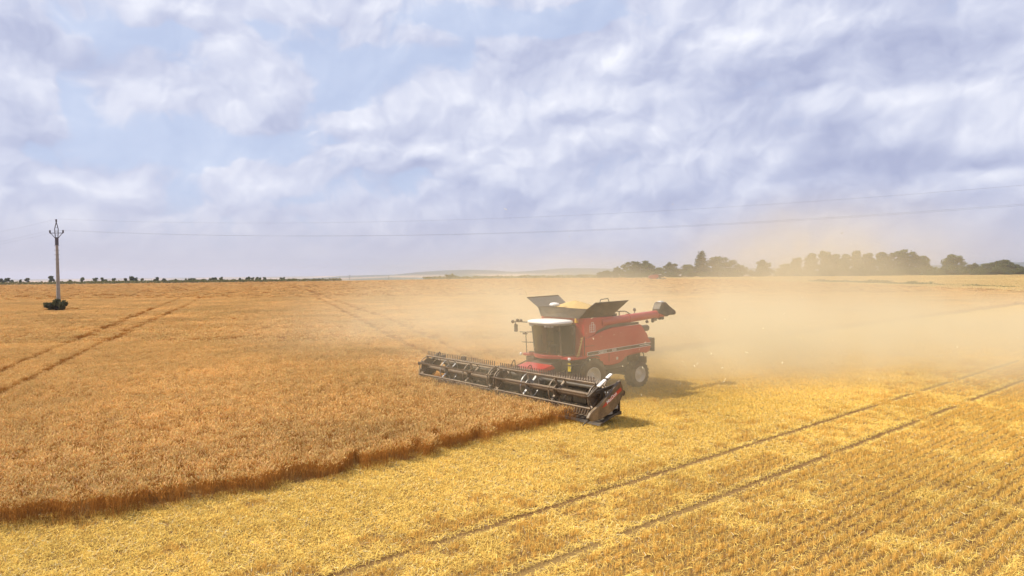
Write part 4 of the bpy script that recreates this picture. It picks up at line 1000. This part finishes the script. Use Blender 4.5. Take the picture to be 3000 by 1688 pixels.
# reel arms
RC = Vector((4.46, 0, 1.16)); RR = .60
for y_, near in ((6.36, True), (-.20, False), (-6.5, False)):
    q = MB(); q.bar((3.35, y_, 1.62), (5.05, y_, 1.36), .10, .15); q.bar((3.34, y_, 1.2), (3.34, y_, 1.70), .12, .14); q.bar((4.46, y_, 1.1), (4.46, y_, 1.45), .10, .16); ra = q.build('reel_arm', M['black'], CB, .01)
    if near:
        q = MB(); q.bar((3.97, y_ + .06, 2.02), (5.28, y_ + .06, 1.30), .09, .07); q.build('lift_bar', M['black'], ra)
        q = MB(); q.bar((4.30, y_ + .10, 1.90), (4.72, y_ + .10, 1.67), .16, .06); q.bar((3.93, y_ + .10, 2.10), (4.20, y_ + .10, 1.96), .15, .06); q.build('lamp_bar', M['white'], ra, .01)
# central deflectors behind the reel, hoses
for y0_, y1_ in ((-1.9, -.5), (.35, 1.9)):
    q = MB(); n_ = 9; pts = [(y0_ + (y1_ - y0_) * i / n_, 1.30 + .34 * math.sin(PI * i / n_)) for i in range(n_ + 1)] + [(y1_, 1.1), (y0_, 1.1)]
    q.prism(pts, 3.40, 3.72, 'x'); q.build('deflector', M['darkgrey'], CB, .02)
q = MB(); q.prism([(-5.9, 1.45), (-5.7, 1.55), (-4.5, 1.62), (-4.25, 1.86), (-4.05, 1.82), (-4.2, 1.5), (-4.6, 1.4)], 3.55, 3.75, 'x'); q.build('deflector', M['black'], CB, .02)
for y_, x_, h_ in ((-5.4, 4.45, 2.05), (.45, 4.15, 2.14), (1.0, 3.6, 1.9)):
    q = MB(); pts = [(x_, y_ - .18 + .36 * i / 10 + .10 * math.sin(i / 10 * PI), 1.55 + (h_ - 1.55) * math.sin(PI * min(1, i / 10)) ** .6) for i in range(11)]; pts.append((x_ - .2, y_ + .5, 1.45)); q.tube(pts, .022, 6); q.build('hydraulic_hose', M['black'], CB)
# reels
def reel(y0_, y1_, discs, phase):
    q = MB(); q.tube([(RC.x, y0_, RC.z), (RC.x, y1_, RC.z)], .13, 14); rl = q.build('reel', M['reelbar'], CB)
    n = int((y1_ - y0_) / .15)
    for i in range(6):
        a = phase + 2 * PI * i / 6; bx, bz = RC.x + RR * math.cos(a), RC.z + RR * math.sin(a); dx, dz = math.cos(a) * .55 - .18, math.sin(a) * .85 - .12
        q = MB(); q.tube([(bx, y0_, bz), (bx, y1_, bz)], .045, 8); nf = len(q.f)
        for j in range(n):
            y_ = y0_ + (j + .5) * (y1_ - y0_) / n; L = .36
            q.bar((bx, y_, bz), (bx + dx * L, y_ - .05, bz + dz * L), .045, .035)
        bt = q.build('reel_bat', M['reelbar'], rl); bt.data.materials.append(M['tine'])
        for pl in bt.data.polygons[nf:]: pl.material_index = 1
    for k_, y_ in enumerate(discs):
        q = MB(); solid = k_ in (0, len(discs) - 1)
        for i in range(6):
            a = phase + 2 * PI * i / 6; a1 = phase + 2 * PI * (i + 1) / 6
            p0 = (RC.x + RR * math.cos(a), y_, RC.z + RR * math.sin(a)); q.bar((RC.x, y_, RC.z), p0, .03, .12 if not solid else .22, (0, 1, 0))
            for s_ in range(4):
                b0, b1 = a + (a1 - a) * s_ / 4, a + (a1 - a) * (s_ + 1) / 4; r_ = RR * .94
                q.bar((RC.x + r_ * math.cos(b0), y_, RC.z + r_ * math.sin(b0)), (RC.x + r_ * math.cos(b1), y_, RC.z + r_ * math.sin(b1)), .025, .06, (0, 1, 0))
        q.lathe([(-.02, 0), (-.02, .46 if solid else .28), (.02, .46 if solid else .28), (.02, 0)], (RC.x, y_, RC.z), 'y', 24, False)
        q.build('reel_disc', M['steel'] if (k_ % 2 and not solid) else M['reelbar'], rl)
    return rl
reel(-6.40, -.42, [-6.40, -4.42, -2.42, -.45], .42)
reel(.02, 6.20, [.05, 2.0, 3.85, 6.18], .30)

# grain lying in the tank: a thing of its own
q = MB(); rr_ = [(0, .0), (.25, .16), (.55, .42), (.9, .78), (1.25, 1.12), (1.7, 1.6)]
gv = []; ng = 40
for k_, (_, r_) in enumerate(rr_):
    for j in range(ng):
        a = 2 * PI * j / ng; x_ = max(-1.55, min(.50, -.50 + r_ * math.cos(a) * 1.0)); y_ = max(-1.45, min(1.50, .02 + r_ * 1.0 * math.sin(a)))
        d_ = math.hypot(x_ + .5, y_); z_ = 4.86 - .36 * d_ - .05 * math.exp(-d_ * d_ * 9) + .01 * math.sin(7 * a + k_); gv.append((x_, y_, z_))
gf = [(k_ * ng + j, k_ * ng + (j + 1) % ng, (k_ + 1) * ng + (j + 1) % ng, (k_ + 1) * ng + j) for k_ in range(len(rr_) - 1) for j in range(ng)]
q.add(gv, gf, True)
ho = q.build('grain_heap', M['grain'], None); ho.location = (O0.x, O0.y, 0); ho.rotation_euler = (0, 0, PI + TH)
tag(ho, 'heap of pale golden grain piled in the open tank of the red harvester', 'grain heap')

# ------------------------------------------------------------------ the second harvester far off by the wood
p_ = gp(1922, 822.5, 0)
C2 = empty('combine_harvester', (p_.x, p_.y, 0), math.radians(-8), 'small distant red combine harvester working in front of the wood', 'combine harvester')
q = MB(); q.prism([(1.4, 1.3), (1.4, 3.6), (-.5, 3.7), (-3.2, 3.3), (-4.4, 2.6), (-4.4, 1.5), (-2.0, 1.1)], -1.6, 1.6); q.build('body', M['red2'], C2, .08)
q = MB(); q.hexa([(1.2, -1.3, 3.6), (-2.0, -1.3, 3.6), (-2.0, 1.3, 3.6), (1.2, 1.3, 3.6), (1.6, -1.7, 4.1), (-2.4, -1.7, 4.1), (-2.4, 1.7, 4.1), (1.6, 1.7, 4.1)]); q.build('tank_flap', M['tank'], C2)
q = MB(); q.prism([(1.45, 1.7), (1.45, 3.5), (3.0, 3.5), (2.8, 1.7)], -1.0, 1.0); cb2 = q.build('cab', M['glass'], C2, .05)
q = MB(); q.box((1.35, -1.15, 3.5), (3.25, 1.15, 3.7)); q.build('roof', M['white'], cb2, .05)
q = MB(); q.prism([(1.4, .9), (1.4, 1.7), (2.6, 1.7), (4.0, .9), (4.0, .5)], -.7, .7); q.build('feeder_house', M['darkgrey'], C2)
q = MB(); q.box((4.0, -5, .3), (4.2, 5, 1.4)); q.hexa([(4.2, -5, .3), (5.4, -5, .2), (5.4, 5, .2), (4.2, 5, .3), (4.2, -5, .5), (5.4, -5, .3), (5.4, 5, .3), (4.2, 5, .5)]); q.tube([(4.9, -4.9, 1.1), (4.9, 4.9, 1.1)], .5, 6); q.build('header', M['black'], C2)
for x_, R_, w_ in ((1.2, .95, .8), (-3.0, .7, .6)):
    for s_ in (-1, 1):
        q = MB(); q.lathe([(-w_ / 2, 0), (-w_ / 2, R_ * .9), (-w_ * .3, R_), (w_ * .3, R_), (w_ / 2, R_ * .9), (w_ / 2, 0)], (x_, s_ * 1.4, R_), 'y', 20); wo_ = q.build('wheel', M['tyre'], C2)
        q = MB(); q.lathe([(s_ * .01, 0), (s_ * .01, R_ * .5)], (x_, s_ * (1.4 + w_ / 2), R_), 'y', 16); q.build('rim', M['rim'], wo_)
q = MB(); q.tube([(-.5, 1.3, 3.7), (-.6, 1.3, 6.2)], .05, 6); q.build('antenna', M['galv'], C2)

# ------------------------------------------------------------------ chaff in the air round the machine
rs = np.random.RandomState(5); n = 420
cx = np.r_[rs.randn(260) * 5 + 6, rs.uniform(-14, 26, 160)]; cy_ = np.r_[rs.randn(260) * 4 + 36, rs.uniform(22, 60, 160)]; cz_ = np.r_[np.abs(rs.randn(260)) * 2.2 + .6, rs.uniform(.8, 9, 160)]
a = rs.rand(n) * 6.28; L = .02 + .04 * rs.rand(n) ** 2
d = np.stack([np.cos(a) * L, np.sin(a) * L, L * rs.randn(n) * .5], 1); c = np.c_[cx, cy_, cz_]; s_ = np.stack([-np.sin(a), np.cos(a), rs.randn(n) * .5], 1) * .009
V = np.stack([c - d - s_, c + d - s_, c + d + s_, c - d + s_], 1).reshape(-1, 3)
tag(quads_mesh('airborne_chaff', V, np.arange(n * 4).reshape(n, 4), np.tile([.85, .75, .5], (n * 4, 1)), M['straw']), 'pale flecks of chaff flying in the air around the harvester', 'chaff', None, 'stuff')

# ------------------------------------------------------------------ dust and haze
def volume_mat(name, build):
    m = bpy.data.materials.new(name); m.use_nodes = True; t = NT(m.node_tree); t.n.clear()
    v = t.new('ShaderNodeVolumePrincipled'); o = t.new('ShaderNodeOutputMaterial'); t.l.new(v.outputs[0], o.inputs['Volume']); build(t, v); return m
def dust_nodes(t, v):
    geo = t.new('ShaderNodeNewGeometry'); P = geo.outputs['Position']
    def puff(c, r, amp):
        d = t.vmath('MULTIPLY', t.vmath('SUBTRACT', P, c), tuple(1 / x for x in r)); l_ = t.vmath('LENGTH', d)
        return t.math('MULTIPLY', t.rng(l_, 0, 1, 1, 0, True), amp)
    tot = None
    for c, r, amp in (((12, 43, .5), (13, 11, 5.8), .19), ((22, 52, .2), (27, 20, 6.0), .11), ((44, 43, 0), (46, 19, 5.4), .15), ((54, 62, 0), (46, 26, 5.4), .08), ((2, 60, 1), (28, 28, 8.5), .068),
                      ((3, 35.5, 2), (11, 8.5, 6.5), .10), ((37, 86, 4), (21, 38, 14), .05)):
        p = puff(c, r, amp); tot = p if tot is None else t.math('ADD', tot, p)
    n = t.noise(P, .14, 4, .65, .8); tot = t.math('MULTIPLY', tot, t.rng(n, .32, .68, .08, 1.6))
    t.put(v.inputs['Density'], tot); v.inputs['Color'].default_value = (.975, .85, .59, 1); v.inputs['Anisotropy'].default_value = .15
    v.inputs['Absorption Color'].default_value = (0, 0, 0, 1)
M['dust'] = volume_mat('dust', dust_nodes)
q = MB(); q.box((-26, 24, .02), (86, 130, 17)); du = q.build('dust_cloud', M['dust'])
tag(du, 'pale tan dust cloud trailing off to the right behind the harvester', 'dust', None, 'stuff')
def haze_nodes(t, v):
    v.inputs['Density'].default_value = 1.5e-4; v.inputs['Color'].default_value = (.56, .60, .76, 1); v.inputs['Anisotropy'].default_value = .2
M['haze'] = volume_mat('haze', haze_nodes)
q = MB(); q.box((-12000, -500, -60), (12000, 12000, 62)); hz_ = q.build('haze', M['haze']); tag(hz_, kind='stuff')
